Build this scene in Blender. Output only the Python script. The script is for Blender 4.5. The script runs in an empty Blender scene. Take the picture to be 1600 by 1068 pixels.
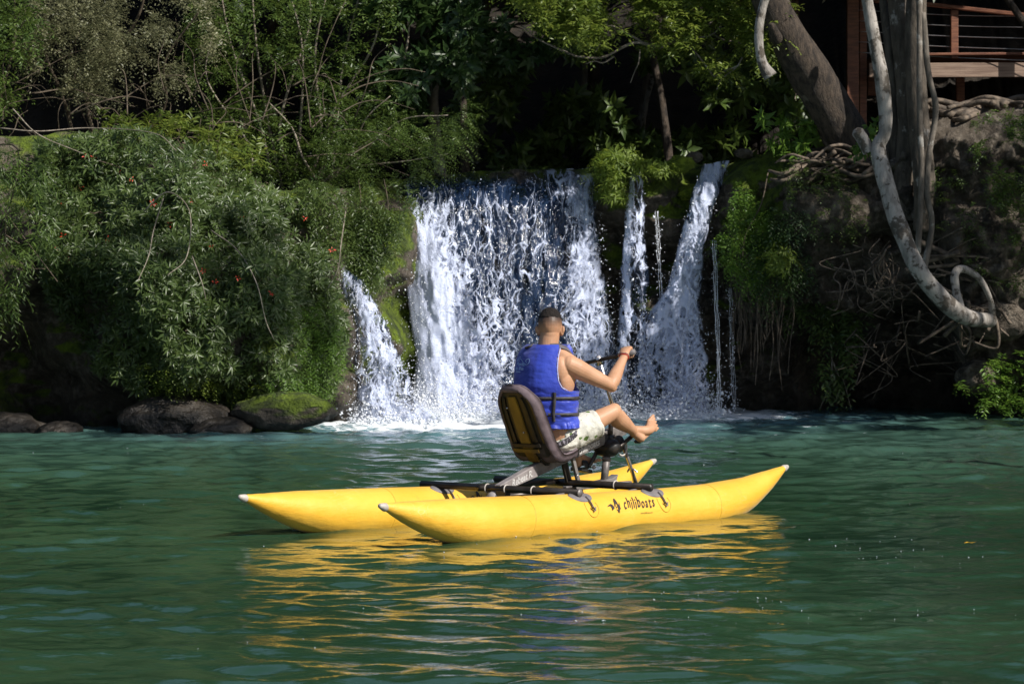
import bpy, math, numpy as np
from mathutils import Vector, Matrix
R = math.radians
scene = bpy.context.scene
COL = scene.collection

# ------------------------------------------------------------------ camera, light, exposure
F, HY, HC = 4500.0, 455.0, 1.5            # focal length in photo pixels, horizon row, camera height
cd = bpy.data.cameras.new('camera'); cam = bpy.data.objects.new('camera', cd); COL.objects.link(cam)
cam.location = (0, 0, HC); cam.rotation_euler = (R(90), 0, 0)
cd.sensor_width = 36; cd.lens = F / 1600 * 36; cd.shift_y = (HY - 534) / 1600
cd.clip_start = .5; cd.clip_end = 500
cd.dof.use_dof = True; cd.dof.focus_distance = 18.6; cd.dof.aperture_fstop = 10
scene.camera = cam

SUN = Vector((.66, -.48, .70)).normalized()
w = bpy.data.worlds.new('World'); scene.world = w; w.use_nodes = True
nt = w.node_tree; bg = nt.nodes['Background']
sk = nt.nodes.new('ShaderNodeTexSky'); sk.sky_type = 'NISHITA'; sk.sun_disc = False
sk.sun_elevation = math.asin(SUN.z); sk.sun_rotation = math.atan2(SUN.x, SUN.y)
nt.links.new(sk.outputs[0], bg.inputs[0]); bg.inputs[1].default_value = .07
sd = bpy.data.lights.new('sun', 'SUN'); sd.energy = 5.0; sd.angle = R(.53); sd.color = (1, .95, .87)
so = bpy.data.objects.new('sun', sd); COL.objects.link(so); so.location = (20, -15, 30)
so.rotation_euler = SUN.to_track_quat('Z', 'Y').to_euler()
scene.view_settings.view_transform = 'Standard'; scene.view_settings.look = 'None'
scene.view_settings.exposure = 0.3; scene.view_settings.gamma = 1

# ------------------------------------------------------------------ helpers
def P(px, py, Y):
    return np.array([(px - 800) / F * Y, Y, HC + (HY - py) / F * Y])

def PA(px, py, Y):
    px, py, Y = np.broadcast_arrays(np.asarray(px, float), np.asarray(py, float), np.asarray(Y, float))
    return np.stack([(px - 800) / F * Y, Y, HC + (HY - py) / F * Y], -1)

def tag(o, label=None, cat=None, group=None, kind=None):
    if label: o['label'] = label
    if cat: o['category'] = cat
    if group: o['group'] = group
    if kind: o['kind'] = kind
    return o

def empty(name, loc, rz=0):
    o = bpy.data.objects.new(name, None); COL.objects.link(o)
    o.location = loc; o.rotation_euler = (0, 0, rz); o.empty_display_size = .1
    return o

def mesh(name, v, f, m=None, parent=None, smooth=True, attrs=None, uv=None, world=False):
    """link vertices v and faces f as ONE mesh object; f is an index array (all the same size) or a list"""
    me = bpy.data.meshes.new(name); v = np.asarray(v, np.float32).reshape(-1, 3)
    if world and parent is not None:
        L = np.array(parent.location, np.float32); v = v - L
    if isinstance(f, np.ndarray):
        k = f.shape[1]; n = len(f)
        me.vertices.add(len(v)); me.vertices.foreach_set('co', v.ravel())
        me.loops.add(n * k); me.loops.foreach_set('vertex_index', f.astype(np.int32).ravel())
        me.polygons.add(n); me.polygons.foreach_set('loop_start', np.arange(0, n * k, k, dtype=np.int32))
        me.update(calc_edges=True)
    else:
        me.from_pydata([tuple(map(float, a)) for a in v], [], [tuple(map(int, a)) for a in f]); me.update()
    me.validate()
    if attrs:
        for k_, a in attrs.items():
            at = me.attributes.new(k_, 'FLOAT', 'POINT'); at.data.foreach_set('value', np.asarray(a, np.float32).ravel())
    if uv is not None:
        ul = me.uv_layers.new(name='UVMap'); li = np.empty(len(me.loops), np.int32); me.loops.foreach_get('vertex_index', li)
        ul.data.foreach_set('uv', np.asarray(uv, np.float32)[li].ravel())
    if smooth: me.polygons.foreach_set('use_smooth', np.ones(len(me.polygons), bool))
    if m: me.materials.append(m)
    o = bpy.data.objects.new(name, me); COL.objects.link(o)
    if parent is not None: o.parent = parent
    return o

def joinvf(parts):
    V, Fc, k = [], [], 0
    for v, f in parts:
        v = np.asarray(v, float); V.append(v); Fc += [tuple(int(i) + k for i in q) for q in f]; k += len(v)
    return np.concatenate(V), Fc

def hash3(ix, iy, iz, seed):
    h = (ix * 374761393 + iy * 668265263 + iz * 2147483647 + seed * 1274126177) & 0xFFFFFFFF
    h = ((h ^ (h >> 13)) * 1274126177) & 0xFFFFFFFF
    h = (h ^ (h >> 16)) & 0xFFFFFFFF
    return h / 4294967295.0

def vn(p, scale=1.0, seed=0, octv=1):
    """value noise in -1..1 at points p (N,3)"""
    p = np.asarray(p, float); out = np.zeros(p.shape[:-1]); amp = 1; tot = 0
    for o in range(octv):
        q = p * scale * 2 ** o + 37.7 * o; i = np.floor(q).astype(np.int64); f = q - i; f = f * f * (3 - 2 * f)
        r = 0
        for dx in (0, 1):
            for dy in (0, 1):
                for dz in (0, 1):
                    wgt = (f[..., 0] if dx else 1 - f[..., 0]) * (f[..., 1] if dy else 1 - f[..., 1]) * (f[..., 2] if dz else 1 - f[..., 2])
                    r = r + wgt * hash3(i[..., 0] + dx, i[..., 1] + dy, i[..., 2] + dz, seed + o)
        out += amp * (2 * r - 1); tot += amp; amp *= .5
    return out / tot

def catmull(pts, n):
    pts = np.asarray(pts, float); m = len(pts)
    if m == 2:
        t = np.linspace(0, 1, n)[:, None]; return pts[0] * (1 - t) + pts[1] * t
    ext = np.vstack([2 * pts[0] - pts[1], pts, 2 * pts[-1] - pts[-2]])
    t = np.linspace(0, m - 1 - 1e-9, n); i = t.astype(int); f = (t - i)[:, None]
    a, b, c, d = ext[i], ext[i + 1], ext[i + 2], ext[i + 3]
    return .5 * (2 * b + (c - a) * f + (2 * a - 5 * b + 4 * c - d) * f ** 2 + (3 * b - a - 3 * c + d) * f ** 3)

def sweep(pts, rad, n=24, seg=12, ref=(0, 0, 1), noise=0, nscale=3, seed=0, smoothpath=True, flat=None, power=2.0, caps=True):
    """closed tube along pts; rad = per-point radius or (across, along ref)"""
    pts = np.asarray(pts, float); rad = np.asarray(rad, float)
    if rad.ndim == 0: rad = np.full(len(pts), float(rad))
    if rad.ndim == 1: rad = np.stack([rad, rad], -1)
    if smoothpath:
        path = catmull(pts, n); s = np.linspace(0, len(pts) - 1, n)
        rr = np.stack([np.interp(s, np.arange(len(pts)), rad[:, k]) for k in (0, 1)], -1)
    else:
        path, rr = pts, rad; n = len(pts)
    T = np.gradient(path, axis=0); T /= np.linalg.norm(T, axis=1)[:, None] + 1e-12
    ref = np.asarray(ref, float)
    S = np.cross(T, ref); bad = np.linalg.norm(S, axis=1) < 1e-3
    S[bad] = np.cross(T[bad], (0, 1, .01)); S /= np.linalg.norm(S, axis=1)[:, None]
    U = np.cross(S, T)
    a = np.linspace(0, 2 * np.pi, seg, endpoint=False)
    ca = np.sign(np.cos(a)) * np.abs(np.cos(a)) ** (2 / power); sa = np.sign(np.sin(a)) * np.abs(np.sin(a)) ** (2 / power)
    V = path[:, None] + S[:, None] * (rr[:, 0, None] * ca)[..., None] + U[:, None] * (rr[:, 1, None] * sa)[..., None]
    if noise:
        dirn = V - path[:, None]
        V = path[:, None] + dirn * (1 + noise * vn(V, nscale, seed, 3))[..., None]
    V = V.reshape(-1, 3); f = []
    for i in range(n - 1):
        for j in range(seg):
            k = (j + 1) % seg; f.append((i * seg + j, i * seg + k, (i + 1) * seg + k, (i + 1) * seg + j))
    if caps:
        f.append(tuple(range(seg - 1, -1, -1))); f.append(tuple((n - 1) * seg + j for j in range(seg)))
    return V, f

def capsule(pts, rad, n=20, seg=16, ref=(0, 0, 1)):
    """like sweep but with domed ends"""
    pts = np.asarray(pts, float); rad = np.asarray(rad, float)
    if rad.ndim == 0: rad = np.full(len(pts), float(rad))
    if rad.ndim == 1: rad = np.stack([rad, rad], -1)
    path = catmull(pts, n); s = np.linspace(0, len(pts) - 1, n)
    rr = np.stack([np.interp(s, np.arange(len(pts)), rad[:, k]) for k in (0, 1)], -1)
    t0 = path[1] - path[0]; t0 /= np.linalg.norm(t0); t1 = path[-1] - path[-2]; t1 /= np.linalg.norm(t1)
    A = [(path[0] - t0 * rr[0].min() * math.sin(x), rr[0] * math.cos(x)) for x in (1.5, 1.2, .8, .4)]
    B = [(path[-1] + t1 * rr[-1].min() * math.sin(x), rr[-1] * math.cos(x)) for x in (.4, .8, 1.2, 1.5)]
    pp = np.array([x[0] for x in A] + list(path) + [x[0] for x in B]); r2 = np.array([x[1] for x in A] + list(rr) + [x[1] for x in B])
    return sweep(pp, r2, seg=seg, ref=ref, smoothpath=False)

def ellipsoid(c, r, rot=None, nu=24, nv=14):
    th = np.linspace(0, 2 * np.pi, nu, endpoint=False); ph = np.linspace(.05, np.pi - .05, nv)
    V = np.array([[math.sin(p) * math.cos(t), math.sin(p) * math.sin(t), math.cos(p)] for p in ph for t in th]) * np.asarray(r)
    if rot is not None: V = V @ np.asarray(rot).T
    V = V + np.asarray(c); f = []
    for i in range(nv - 1):
        for j in range(nu):
            k = (j + 1) % nu; f.append((i * nu + j, (i + 1) * nu + j, (i + 1) * nu + k, i * nu + k))
    f.append(tuple(range(nu))); f.append(tuple((nv - 1) * nu + j for j in range(nu - 1, -1, -1)))
    return V, f

def box(c, s, rot=None, bev=.0):
    x, y, z = [a / 2 for a in s]
    V = np.array([[i, j, k] for i in (-x, x) for j in (-y, y) for k in (-z, z)])
    f = [(0, 1, 3, 2), (4, 6, 7, 5), (0, 4, 5, 1), (2, 3, 7, 6), (0, 2, 6, 4), (1, 5, 7, 3)]
    if rot is not None: V = V @ np.asarray(rot).T
    return V + np.asarray(c), f

def rotz(a): return np.array([[math.cos(a), -math.sin(a), 0], [math.sin(a), math.cos(a), 0], [0, 0, 1]])
def roty(a): return np.array([[math.cos(a), 0, math.sin(a)], [0, 1, 0], [-math.sin(a), 0, math.cos(a)]])
def rotx(a): return np.array([[1, 0, 0], [0, math.cos(a), -math.sin(a)], [0, math.sin(a), math.cos(a)]])

def inpoly(px, py, poly):
    poly = np.asarray(poly, float); ins = np.zeros(px.shape, bool); j = len(poly) - 1
    for i in range(len(poly)):
        xi, yi = poly[i]; xj, yj = poly[j]
        c = ((yi > py) != (yj > py)) & (px < (xj - xi) * (py - yi) / (yj - yi + 1e-12) + xi); ins ^= c; j = i
    return ins

def bevel(o, wd=.004, seg=2):
    m = o.modifiers.new('b', 'BEVEL'); m.width = wd; m.segments = seg; m.limit_method = 'ANGLE'; return o

def apply_mods(o):
    dg = bpy.context.evaluated_depsgraph_get(); me = bpy.data.meshes.new_from_object(o.evaluated_get(dg))
    old = o.data; o.modifiers.clear(); o.data = me; me.name = old.name
    return o

# ------------------------------------------------------------------ materials
class NT:
    def __init__(s, name):
        s.m = bpy.data.materials.new(name); s.m.use_nodes = True; s.t = s.m.node_tree
        s.b = s.t.nodes['Principled BSDF']; s.out = s.t.nodes['Material Output']
    def n(s, ty, **kw):
        x = s.t.nodes.new('ShaderNode' + ty)
        for k, v in kw.items(): setattr(x, k, v)
        return x
    def l(s, a, b): s.t.links.new(a, b)
    def setv(s, sock, v):
        if hasattr(v, 'links') or isinstance(v, bpy.types.NodeSocket): s.l(v, sock)
        else: sock.default_value = v
    def math(s, op, a, b=None, clamp=False):
        x = s.n('Math', operation=op); x.use_clamp = clamp; s.setv(x.inputs[0], a)
        if b is not None: s.setv(x.inputs[1], b)
        return x.outputs[0]
    def mix(s, f, a, b):
        x = s.n('Mix', data_type='RGBA'); s.setv(x.inputs[0], f)
        for k, v in ((6, a), (7, b)):
            if isinstance(v, bpy.types.NodeSocket): s.l(v, x.inputs[k])
            else: x.inputs[k].default_value = (*v[:3], 1)
        return x.outputs[2]
    def ramp(s, f, a, b):
        x = s.n('MapRange'); x.interpolation_type = 'SMOOTHSTEP'; s.setv(x.inputs[0], f); s.setv(x.inputs[1], a); s.setv(x.inputs[2], b)
        return x.outputs[0]
    def co(s, kind='Object', scale=(1, 1, 1)):
        t = s.n('TexCoord'); m = s.n('Mapping'); m.inputs['Scale'].default_value = scale; s.l(t.outputs[kind], m.inputs[0]); return m.outputs[0]
    def noise(s, v, sc, det=4, ro=.55, dist=0):
        x = s.n('TexNoise'); s.l(v, x.inputs['Vector']); x.inputs['Scale'].default_value = sc; x.inputs['Detail'].default_value = det
        x.inputs['Roughness'].default_value = ro; x.inputs['Distortion'].default_value = dist; return x.outputs[0]
    def vor(s, v, sc, feat='F1', out=0, rnd=1):
        x = s.n('TexVoronoi'); x.feature = feat; s.l(v, x.inputs['Vector']); x.inputs['Scale'].default_value = sc; x.inputs['Randomness'].default_value = rnd
        return x.outputs[out]
    def bump(s, h, st, dist=.01):
        x = s.n('Bump'); s.l(h, x.inputs['Height']); x.inputs['Strength'].default_value = st; x.inputs['Distance'].default_value = dist
        return x.outputs[0]
    def attr(s, name, out='Fac'):
        x = s.n('Attribute'); x.attribute_name = name; return x.outputs[out]

def pm(name, c1, c2=None, sc=8, rough=.6, bump=0, bsc=None, bd=.01, metal=0, scale=(1, 1, 1), spec=.5, lo=.35, hi=.65, coat=0):
    s = NT(name); v = s.co('Object', scale); c2 = c2 or c1
    f = s.ramp(s.noise(v, sc, 5), lo, hi); s.l(s.mix(f, c1, c2), s.b.inputs['Base Color'])
    s.b.inputs['Roughness'].default_value = rough; s.b.inputs['Metallic'].default_value = metal
    s.b.inputs['Specular IOR Level'].default_value = spec; s.b.inputs['Coat Weight'].default_value = coat
    if bump: s.l(s.bump(s.noise(v, bsc or sc * 3, 6), bump, bd), s.b.inputs['Normal'])
    return s.m

def leafmat(name, dark, light, rough=.42, trans=.35, spec=.5):
    s = NT(name); t = s.attr('tint'); c = s.mix(t, dark, light)
    s.l(c, s.b.inputs['Base Color']); s.b.inputs['Roughness'].default_value = rough; s.b.inputs['Specular IOR Level'].default_value = spec
    tr = s.n('BsdfTranslucent'); hsv = s.n('HueSaturation'); s.l(c, hsv.inputs['Color']); hsv.inputs['Value'].default_value = 1.5; hsv.inputs['Hue'].default_value = .485
    s.l(hsv.outputs[0], tr.inputs[0])
    mx = s.n('MixShader'); mx.inputs[0].default_value = trans; s.l(s.b.outputs[0], mx.inputs[1]); s.l(tr.outputs[0], mx.inputs[2])
    s.l(mx.outputs[0], s.out.inputs[0]); return s.m

def barkmat(name, c1, c2, c3, sc=10, patch=3, bump=.6, lich=.55):
    s = NT(name); v = s.co('Object', (1, 1, .35)); v2 = s.co('Object')
    a = s.mix(s.ramp(s.noise(v, sc, 6, .65), .35, .65), c1, c2)
    c = s.mix(s.ramp(s.noise(v2, patch, 5, .65), lich, lich + .08), a, c3)
    s.l(c, s.b.inputs['Base Color']); s.b.inputs['Roughness'].default_value = .85
    s.l(s.bump(s.noise(v, sc * 2.5, 7, .7), bump, .03), s.b.inputs['Normal']); return s.m

def rockmat(name='mossy rock', mossy=.5, wet=False):
    s = NT(name); v = s.co('Object'); g = s.n('NewGeometry')
    n1 = s.noise(v, 2.2, 8, .65); n2 = s.noise(v, 9, 6, .6)
    base = s.mix(s.ramp(n1, .35, .65), (.04, .03, .02), (.15, .12, .09))
    base = s.mix(s.ramp(n2, .45, .75), base, (.26, .22, .175))
    sep = s.n('SeparateXYZ'); s.l(g.outputs['Normal'], sep.inputs[0])
    mk = s.math('ADD', s.noise(v, 1.6, 6, .6), s.math('MULTIPLY', sep.outputs[2], .22))
    mk = s.math('ADD', mk, s.attr('moss'))
    mk = s.ramp(mk, .60, .72)
    mossc = s.mix(s.ramp(s.noise(v, 6, 5), .3, .7), (.035, .055, .008), (.18, .26, .012))
    c = s.mix(mk, base, mossc)
    pos = s.n('SeparateXYZ'); s.l(g.outputs['Position'], pos.inputs[0])
    low = s.ramp(s.math('ADD', pos.outputs[2], s.math('MULTIPLY', s.noise(v, 3, 4), .5)), .75, .2)   # wet dark tide zone
    c = s.mix(s.math('MULTIPLY', low, .75), c, (.02, .018, .014))
    s.l(c, s.b.inputs['Base Color'])
    s.l(s.math('SUBTRACT', .9, s.math('MULTIPLY', low, .5)), s.b.inputs['Roughness'])
    hh = s.math('ADD', s.noise(v, 5, 8, .7), s.math('MULTIPLY', s.noise(v, 30, 4), s.math('MULTIPLY', mk, .5)))
    s.l(s.bump(hh, 1.0, .2), s.b.inputs['Normal']); return s.m

M = {}
M['rock'] = rockmat()
M['soil'] = pm('forest soil', (.012, .009, .006), (.03, .022, .014), 3, .95, .8, 9, .1)
M['darkleaf'] = leafmat('dark glossy leaf', (.018, .045, .014), (.06, .11, .03), .4)
M['rosette'] = leafmat('blue green leaf', (.032, .062, .018), (.125, .18, .045), .36)
M['pale'] = leafmat('pale grey green leaf', (.075, .085, .04), (.26, .26, .14), .42)
M['yellow'] = leafmat('yellow green leaf', (.06, .11, .015), (.22, .28, .05), .4, .45)
M['mid'] = leafmat('mid green leaf', (.036, .072, .016), (.125, .19, .038), .4)
M['fresh'] = leafmat('fresh green leaf', (.06, .13, .02), (.17, .30, .045), .42, .45)
M['fern'] = leafmat('fern frond', (.08, .14, .016), (.24, .32, .045), .5, .45)
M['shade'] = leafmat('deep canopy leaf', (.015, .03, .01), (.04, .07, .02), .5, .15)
M['flower'] = pm('red petal', (.45, .02, .01), (.6, .06, .02), 30, .5)
M['bark_dark'] = barkmat('rough brown bark', (.022, .016, .012), (.085, .062, .044), (.15, .13, .10), 16, 3, 1.3, .60)
M['bark_white'] = barkmat('smooth white bark with lichen', (.20, .18, .16), (.42, .385, .35), (.085, .07, .055), 9, 7, .8, .50)
M['bark_grey'] = barkmat('grey bark with lichen', (.09, .075, .06), (.20, .17, .14), (.36, .34, .31), 9, 3, .7, .55)
M['bark_mid'] = barkmat('brown grey bark with pale patches', (.05, .04, .03), (.13, .105, .08), (.36, .33, .30), 11, 3.2, 1.0, .58)
M['twig'] = pm('grey twig', (.16, .13, .10), (.30, .26, .21), 20, .8)
M['twig_dark'] = pm('brown twig', (.06, .045, .03), (.13, .10, .07), 20, .85)
M['root'] = pm('bare root', (.045, .034, .025), (.17, .13, .095), 12, .8, .5, 40)
M['deck'] = pm('red brown deck timber', (.13, .045, .024), (.24, .095, .05), 5, .55, .3, 40, .01, scale=(1, 1, 8))
M['plank'] = pm('weathered plank', (.20, .13, .095), (.34, .24, .18), 5, .7, .3, 40, .01, scale=(.4, 8, 8))
M['wire'] = pm('steel cable', (.5, .5, .52), None, 8, .3, metal=.9)

# ------------------------------------------------------------------ terrain shape
CT = np.array([  # px, py, depth of the bank face
 (-400, 250, 30.5), (-400, 500, 30), (-400, 690, 31), (0, 230, 32.2), (0, 400, 31.6), (20, 560, 32.8), (60, 640, 33), (0, 680, 31.8), (100, 520, 32.2),
 (150, 240, 32.6), (250, 330, 31.6), (250, 450, 30.9), (200, 560, 31.2), (300, 560, 30.8), (400, 450, 31.0), (380, 330, 32.0), (420, 570, 31.0),
 (300, 650, 32.2), (150, 660, 32.2), (450, 640, 32.4), (300, 700, 31.8), (480, 330, 33.2), (520, 420, 32.6), (530, 520, 32.3), (520, 610, 32.8), (500, 660, 33), (400, 290, 33.2),
 (560, 420, 33.9), (590, 520, 34.1), (600, 640, 34.0), (600, 330, 34.6), (605, 400, 34.3), (635, 480, 34.9), (645, 600, 34.8), (620, 280, 35.6),
 (700, 262, 35.9), (700, 400, 35.6), (700, 520, 35.3), (700, 655, 34.9), (850, 262, 35.9), (850, 400, 35.6), (850, 655, 34.9), (930, 270, 35.6),
 (960, 300, 35.3), (960, 400, 35.7), (970, 560, 35.6), (1020, 290, 35.1), (1040, 350, 35.3), (1030, 420, 35.9), (1030, 640, 35.4), (1080, 300, 35.5),
 (1085, 420, 35.7), (1060, 560, 35.4), (1130, 260, 35.4), (1120, 400, 35.4), (1130, 560, 35.9), (1150, 280, 34.7), (1190, 380, 34.6), (1200, 460, 35.0),
 (1190, 560, 36.0), (1200, 640, 36.4), (1280, 260, 34.4), (1300, 380, 34.3), (1320, 450, 34.9), (1300, 560, 36.6), (1350, 640, 37.0), (1400, 300, 34.0),
 (1420, 420, 34.4), (1420, 520, 35.8), (1440, 620, 36.8), (1520, 250, 33.8), (1530, 380, 33.7), (1540, 480, 33.9), (1560, 560, 34.5), (1600, 640, 35.3),
 (1700, 250, 33.5), (1700, 500, 33.8), (1700, 640, 34.5), (2100, 200, 33), (2100, 650, 34)], float)

def cliffY(px, py):
    px = np.asarray(px, float); py = np.asarray(py, float); sh = px.shape; px = px.ravel(); py = py.ravel()
    d2 = ((px[:, None] - CT[:, 0]) ** 2 + (py[:, None] - CT[:, 1]) ** 2) / 60 ** 2 + .08
    wt = d2 ** -2.2
    return ((wt * CT[:, 2]).sum(1) / wt.sum(1)).reshape(sh)

LIPX = [-500, 0, 150, 330, 420, 500, 620, 700, 930, 960, 1010, 1060, 1095, 1135, 1200, 1300, 1400, 1480, 1600, 2100]
LIPY = [215, 215, 205, 262, 292, 305, 278, 270, 263, 262, 255, 250, 258, 256, 240, 228, 205, 175, 165, 120]
def build_cliff():
    xs = np.arange(-500, 2100, 5.0); nr = 130
    lip = np.interp(xs, LIPX, LIPY) + 5 * vn(np.stack([xs, xs * 0, xs * 0], -1), .03, 5, 2)
    rows = []
    t = np.linspace(0, 1, nr)
    py = 720 + (lip[None] - 720) * t[:, None]; px = np.broadcast_to(xs, py.shape)
    Y = cliffY(px, py)
    Pt = PA(px, py, Y)
    q = Pt * np.array([1, 1, 1.0])
    n1 = vn(q, 1.1, 3, 3); n2 = vn(q, 4.5, 9, 3)
    rid = 1 - 2 * np.abs(vn(q * np.array([1, 1, 1.8]), 1.8, 21, 2))
    fallz = np.exp(-((px - 790) / 150) ** 4)
    amp = 1 - .6 * fallz
    # layered, undercut shelves
    n3 = vn(q, 11, 15, 3); rid2 = 1 - 2 * np.abs(vn(q * np.array([1, 1, .7]), 6, 27, 3)); rb = np.clip((px - 1120) / 60, 0, 1)
    Y2 = Y - amp * (.28 * n1 + .12 * n2 + .16 * rid * (1 - t[:, None] ** 6) + (.05 + .04 * rb) * n3 + (.05 + .09 * rb) * rid2)
    edge = np.clip((t[:, None] - .90) / .10, 0, 1); Y2 = Y2 + .35 * edge ** 2
    front = PA(px, py, Y2)
    # rows over the top going back and up
    back = []
    top = front[-1]
    for d in np.concatenate([np.linspace(.25, 8, 26), np.linspace(9, 30, 16)]):
        p = top.copy(); p[:, 1] += d; p[:, 0] *= (1 + d / 60)
        rise = .02 * d + max(0, d - 7) * .55
        p[:, 2] += rise + (.16 * vn(p, .9, 13, 3)) * min(1, d) - .10 * min(1, d / .5)
        # rounded upstream river bed behind the main falls
        back.append(p)
    V = np.concatenate([front.reshape(-1, 3), np.array(back).reshape(-1, 3)]); nx = len(xs); N = len(V) // nx
    i = np.arange(N - 1)[:, None] * nx + np.arange(nx - 1)[None]; i = i.ravel()
    f = np.stack([i, i + 1, i + nx + 1, i + nx], -1)
    moss = np.zeros(V.shape[0])
    fx = px.ravel(); fy = py.ravel(); k = len(fx)
    m = .34 * np.exp(-(((fx - (fy - 420) * .22 - 600) / 48) ** 2)) * ((fy > 330) & (fy < 620)) + .22 * np.exp(-(((fx - 960) / 40) ** 2)) * (fy < 420) \
        + .10 * (fx > 1000) * (fx < 1120) * (fy < 340) + .10 * (fx < 560) * (fy > 540)
    m -= .3 * (fx > 1230) * 1.0
    m += .12 * (fx > 1120) * (fx < 1240) * (fy < 420)
    moss[:k] = m; moss[k:] = -.1
    nf = (nr + 1) * (nx - 1)
    o = mesh('forest_floor', V, f[nf:], M['soil']); tag(o, 'dark soil under the forest', kind='structure')
    o = mesh('cliff', V, f[:nf], M['rock'], attrs={'moss': moss}); tag(o, 'brown rocky river bank with moss, undercut above the water', kind='structure')
build_cliff()

# hillside that closes the view behind the forest
hx = np.linspace(-60, 60, 80); hz = np.linspace(-1, 10.5, 24)
HV = np.array([[x, 60 + z * .35 - .012 * x * x * 1.0 + 1.5 * vn(np.array([x, z, 0.]), .15, 2), z] for z in hz for x in hx])
i = (np.arange(23)[:, None] * 80 + np.arange(79)[None]).ravel()
tag(mesh('hillside', HV, np.stack([i, i + 1, i + 81, i + 80], -1), M['soil']), 'dark forested hillside', kind='structure')

# ------------------------------------------------------------------ river
def wave_height(X, Y):
    rng = np.random.RandomState(4); h = np.zeros_like(X)
    wx = X + .25 * np.sin(.9 * Y + 1.3) + .12 * np.sin(2.1 * X + .7 * Y); wy = Y + .22 * np.sin(.8 * X + .5) + .1 * np.sin(1.7 * Y - 1.1 * X)
    for lam in np.geomspace(.14, 2.0, 90):
        a = R(90) + rng.normal() * (.45 if lam > .6 else .80); k = 2 * np.pi / lam; kx, ky = k * math.cos(a), k * math.sin(a)
        ph = rng.uniform(0, 2 * np.pi); slope = (.0255 if lam < .6 else .0170 if lam < 1.0 else .0095) * (.8 if lam < .2 else 1)
        mod = .65 + .35 * np.sin(.35 * kx * X * .3 + .11 * ky * Y + ph * 3)
        s = np.sin(kx * wx + ky * wy + ph)
        h += slope / k * mod * (s + .18 * np.cos(2 * (kx * wx + ky * wy + ph)))
    churn = np.exp(-((Y - 34.3) / 2.6) ** 2) * np.exp(-((X + .2) / 3.2) ** 2)
    calm = np.clip((Y - 8) / 3, 0, 1)
    P3 = np.stack([X, Y, 0 * X], -1)
    h = h * (1 + .5 * churn + .75 * np.clip((Y - 18.5) / 9, 0, 1)) + churn * (.05 * vn(P3, 3.0, 8, 3) + .02 * vn(P3, 9.0, 12, 2))
    return h * calm
def build_river():
    ys = [9.2]
    while ys[-1] < 39: ys.append(ys[-1] + .022 + .0011 * (ys[-1] - 9))
    ys = np.concatenate([np.linspace(-60, 8.8, 40), ys, [42, 50]])
    xs = np.concatenate([np.linspace(-80, -7.4, 30), np.arange(-7, 7, .034), np.linspace(7.4, 80, 30)])
    X, Y = np.meshgrid(xs, ys); Z = wave_height(X, Y)
    Z[np.abs(X) > 7] *= .0
    V = np.stack([X, Y, Z], -1).reshape(-1, 3); nx = len(xs)
    i = (np.arange(len(ys) - 1)[:, None] * nx + np.arange(nx - 1)[None]).ravel()
    s = NT('green river water'); g = s.n('NewGeometry'); sp = s.n('SeparateXYZ'); s.l(g.outputs['Position'], sp.inputs[0])
    v = s.co('Object')
    big = s.ramp(s.noise(v, .22, 3), .35, .65)
    col = s.mix(big, (.012, .040, .021), (.026, .068, .034))
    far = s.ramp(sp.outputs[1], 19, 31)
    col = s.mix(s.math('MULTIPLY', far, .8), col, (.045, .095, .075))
    # foam and aerated water at the foot of the falls
    dx = s.math('DIVIDE', s.math('ADD', sp.outputs[0], .75), 1.75); dy = s.math('DIVIDE', s.math('SUBTRACT', sp.outputs[1], 33.4), 2.2)
    d = s.math('SQRT', s.math('ADD', s.math('MULTIPLY', dx, dx), s.math('MULTIPLY', dy, dy)))
    dx2 = s.math('DIVIDE', s.math('SUBTRACT', sp.outputs[0], 2.2), 1.1); dy2 = s.math('DIVIDE', s.math('SUBTRACT', sp.outputs[1], 35.2), 1.6)
    d2 = s.math('SQRT', s.math('ADD', s.math('MULTIPLY', dx2, dx2), s.math('MULTIPLY', dy2, dy2)))
    dm = s.math('MINIMUM', d, d2)
    fv = s.co('Object', (1, 2.2, 1))
    fn = s.noise(fv, 2.3, 8, .68, .4)
    web = s.vor(fv, 5, 'DISTANCE_TO_EDGE')
    fm = s.math('SUBTRACT', s.math('ADD', s.math('MULTIPLY', fn, 1.9), s.math('MULTIPLY', s.ramp(web, .12, 0), .25)), dm)
    foam = s.ramp(fm, -.15, .12)
    aer = s.ramp(dm, 3.2, .6)
    col = s.mix(s.math('MULTIPLY', aer, .7), col, (.13, .26, .33))
    # loose foam streaks drifting down the pool
    st = s.noise(s.co('Object', (.9, 3.2, 1)), 2.4, 9, .7, .5)
    st = s.math('MULTIPLY', s.ramp(s.math('ADD', st, s.math('MULTIPLY', s.ramp(dm, 3.2, 1.2), .07)), .655, .71), s.ramp(sp.outputs[1], 23, 32))
    foam = s.math('MAXIMUM', foam, s.math('MULTIPLY', st, .8))
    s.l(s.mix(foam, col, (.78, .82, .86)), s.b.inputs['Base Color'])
    s.l(s.math('ADD', .01, s.math('MULTIPLY', foam, .6)), s.b.inputs['Roughness']); s.b.inputs['IOR'].default_value = 1.38
    bh = s.math('ADD', s.noise(s.co('Object', (1, 1.3, 1)), 14, 4, .5, .3), s.math('MULTIPLY', foam, .6))
    s.l(s.bump(bh, .34, .010), s.b.inputs['Normal'])
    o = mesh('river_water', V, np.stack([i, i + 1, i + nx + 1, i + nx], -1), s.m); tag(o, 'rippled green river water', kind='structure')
build_river()

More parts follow.
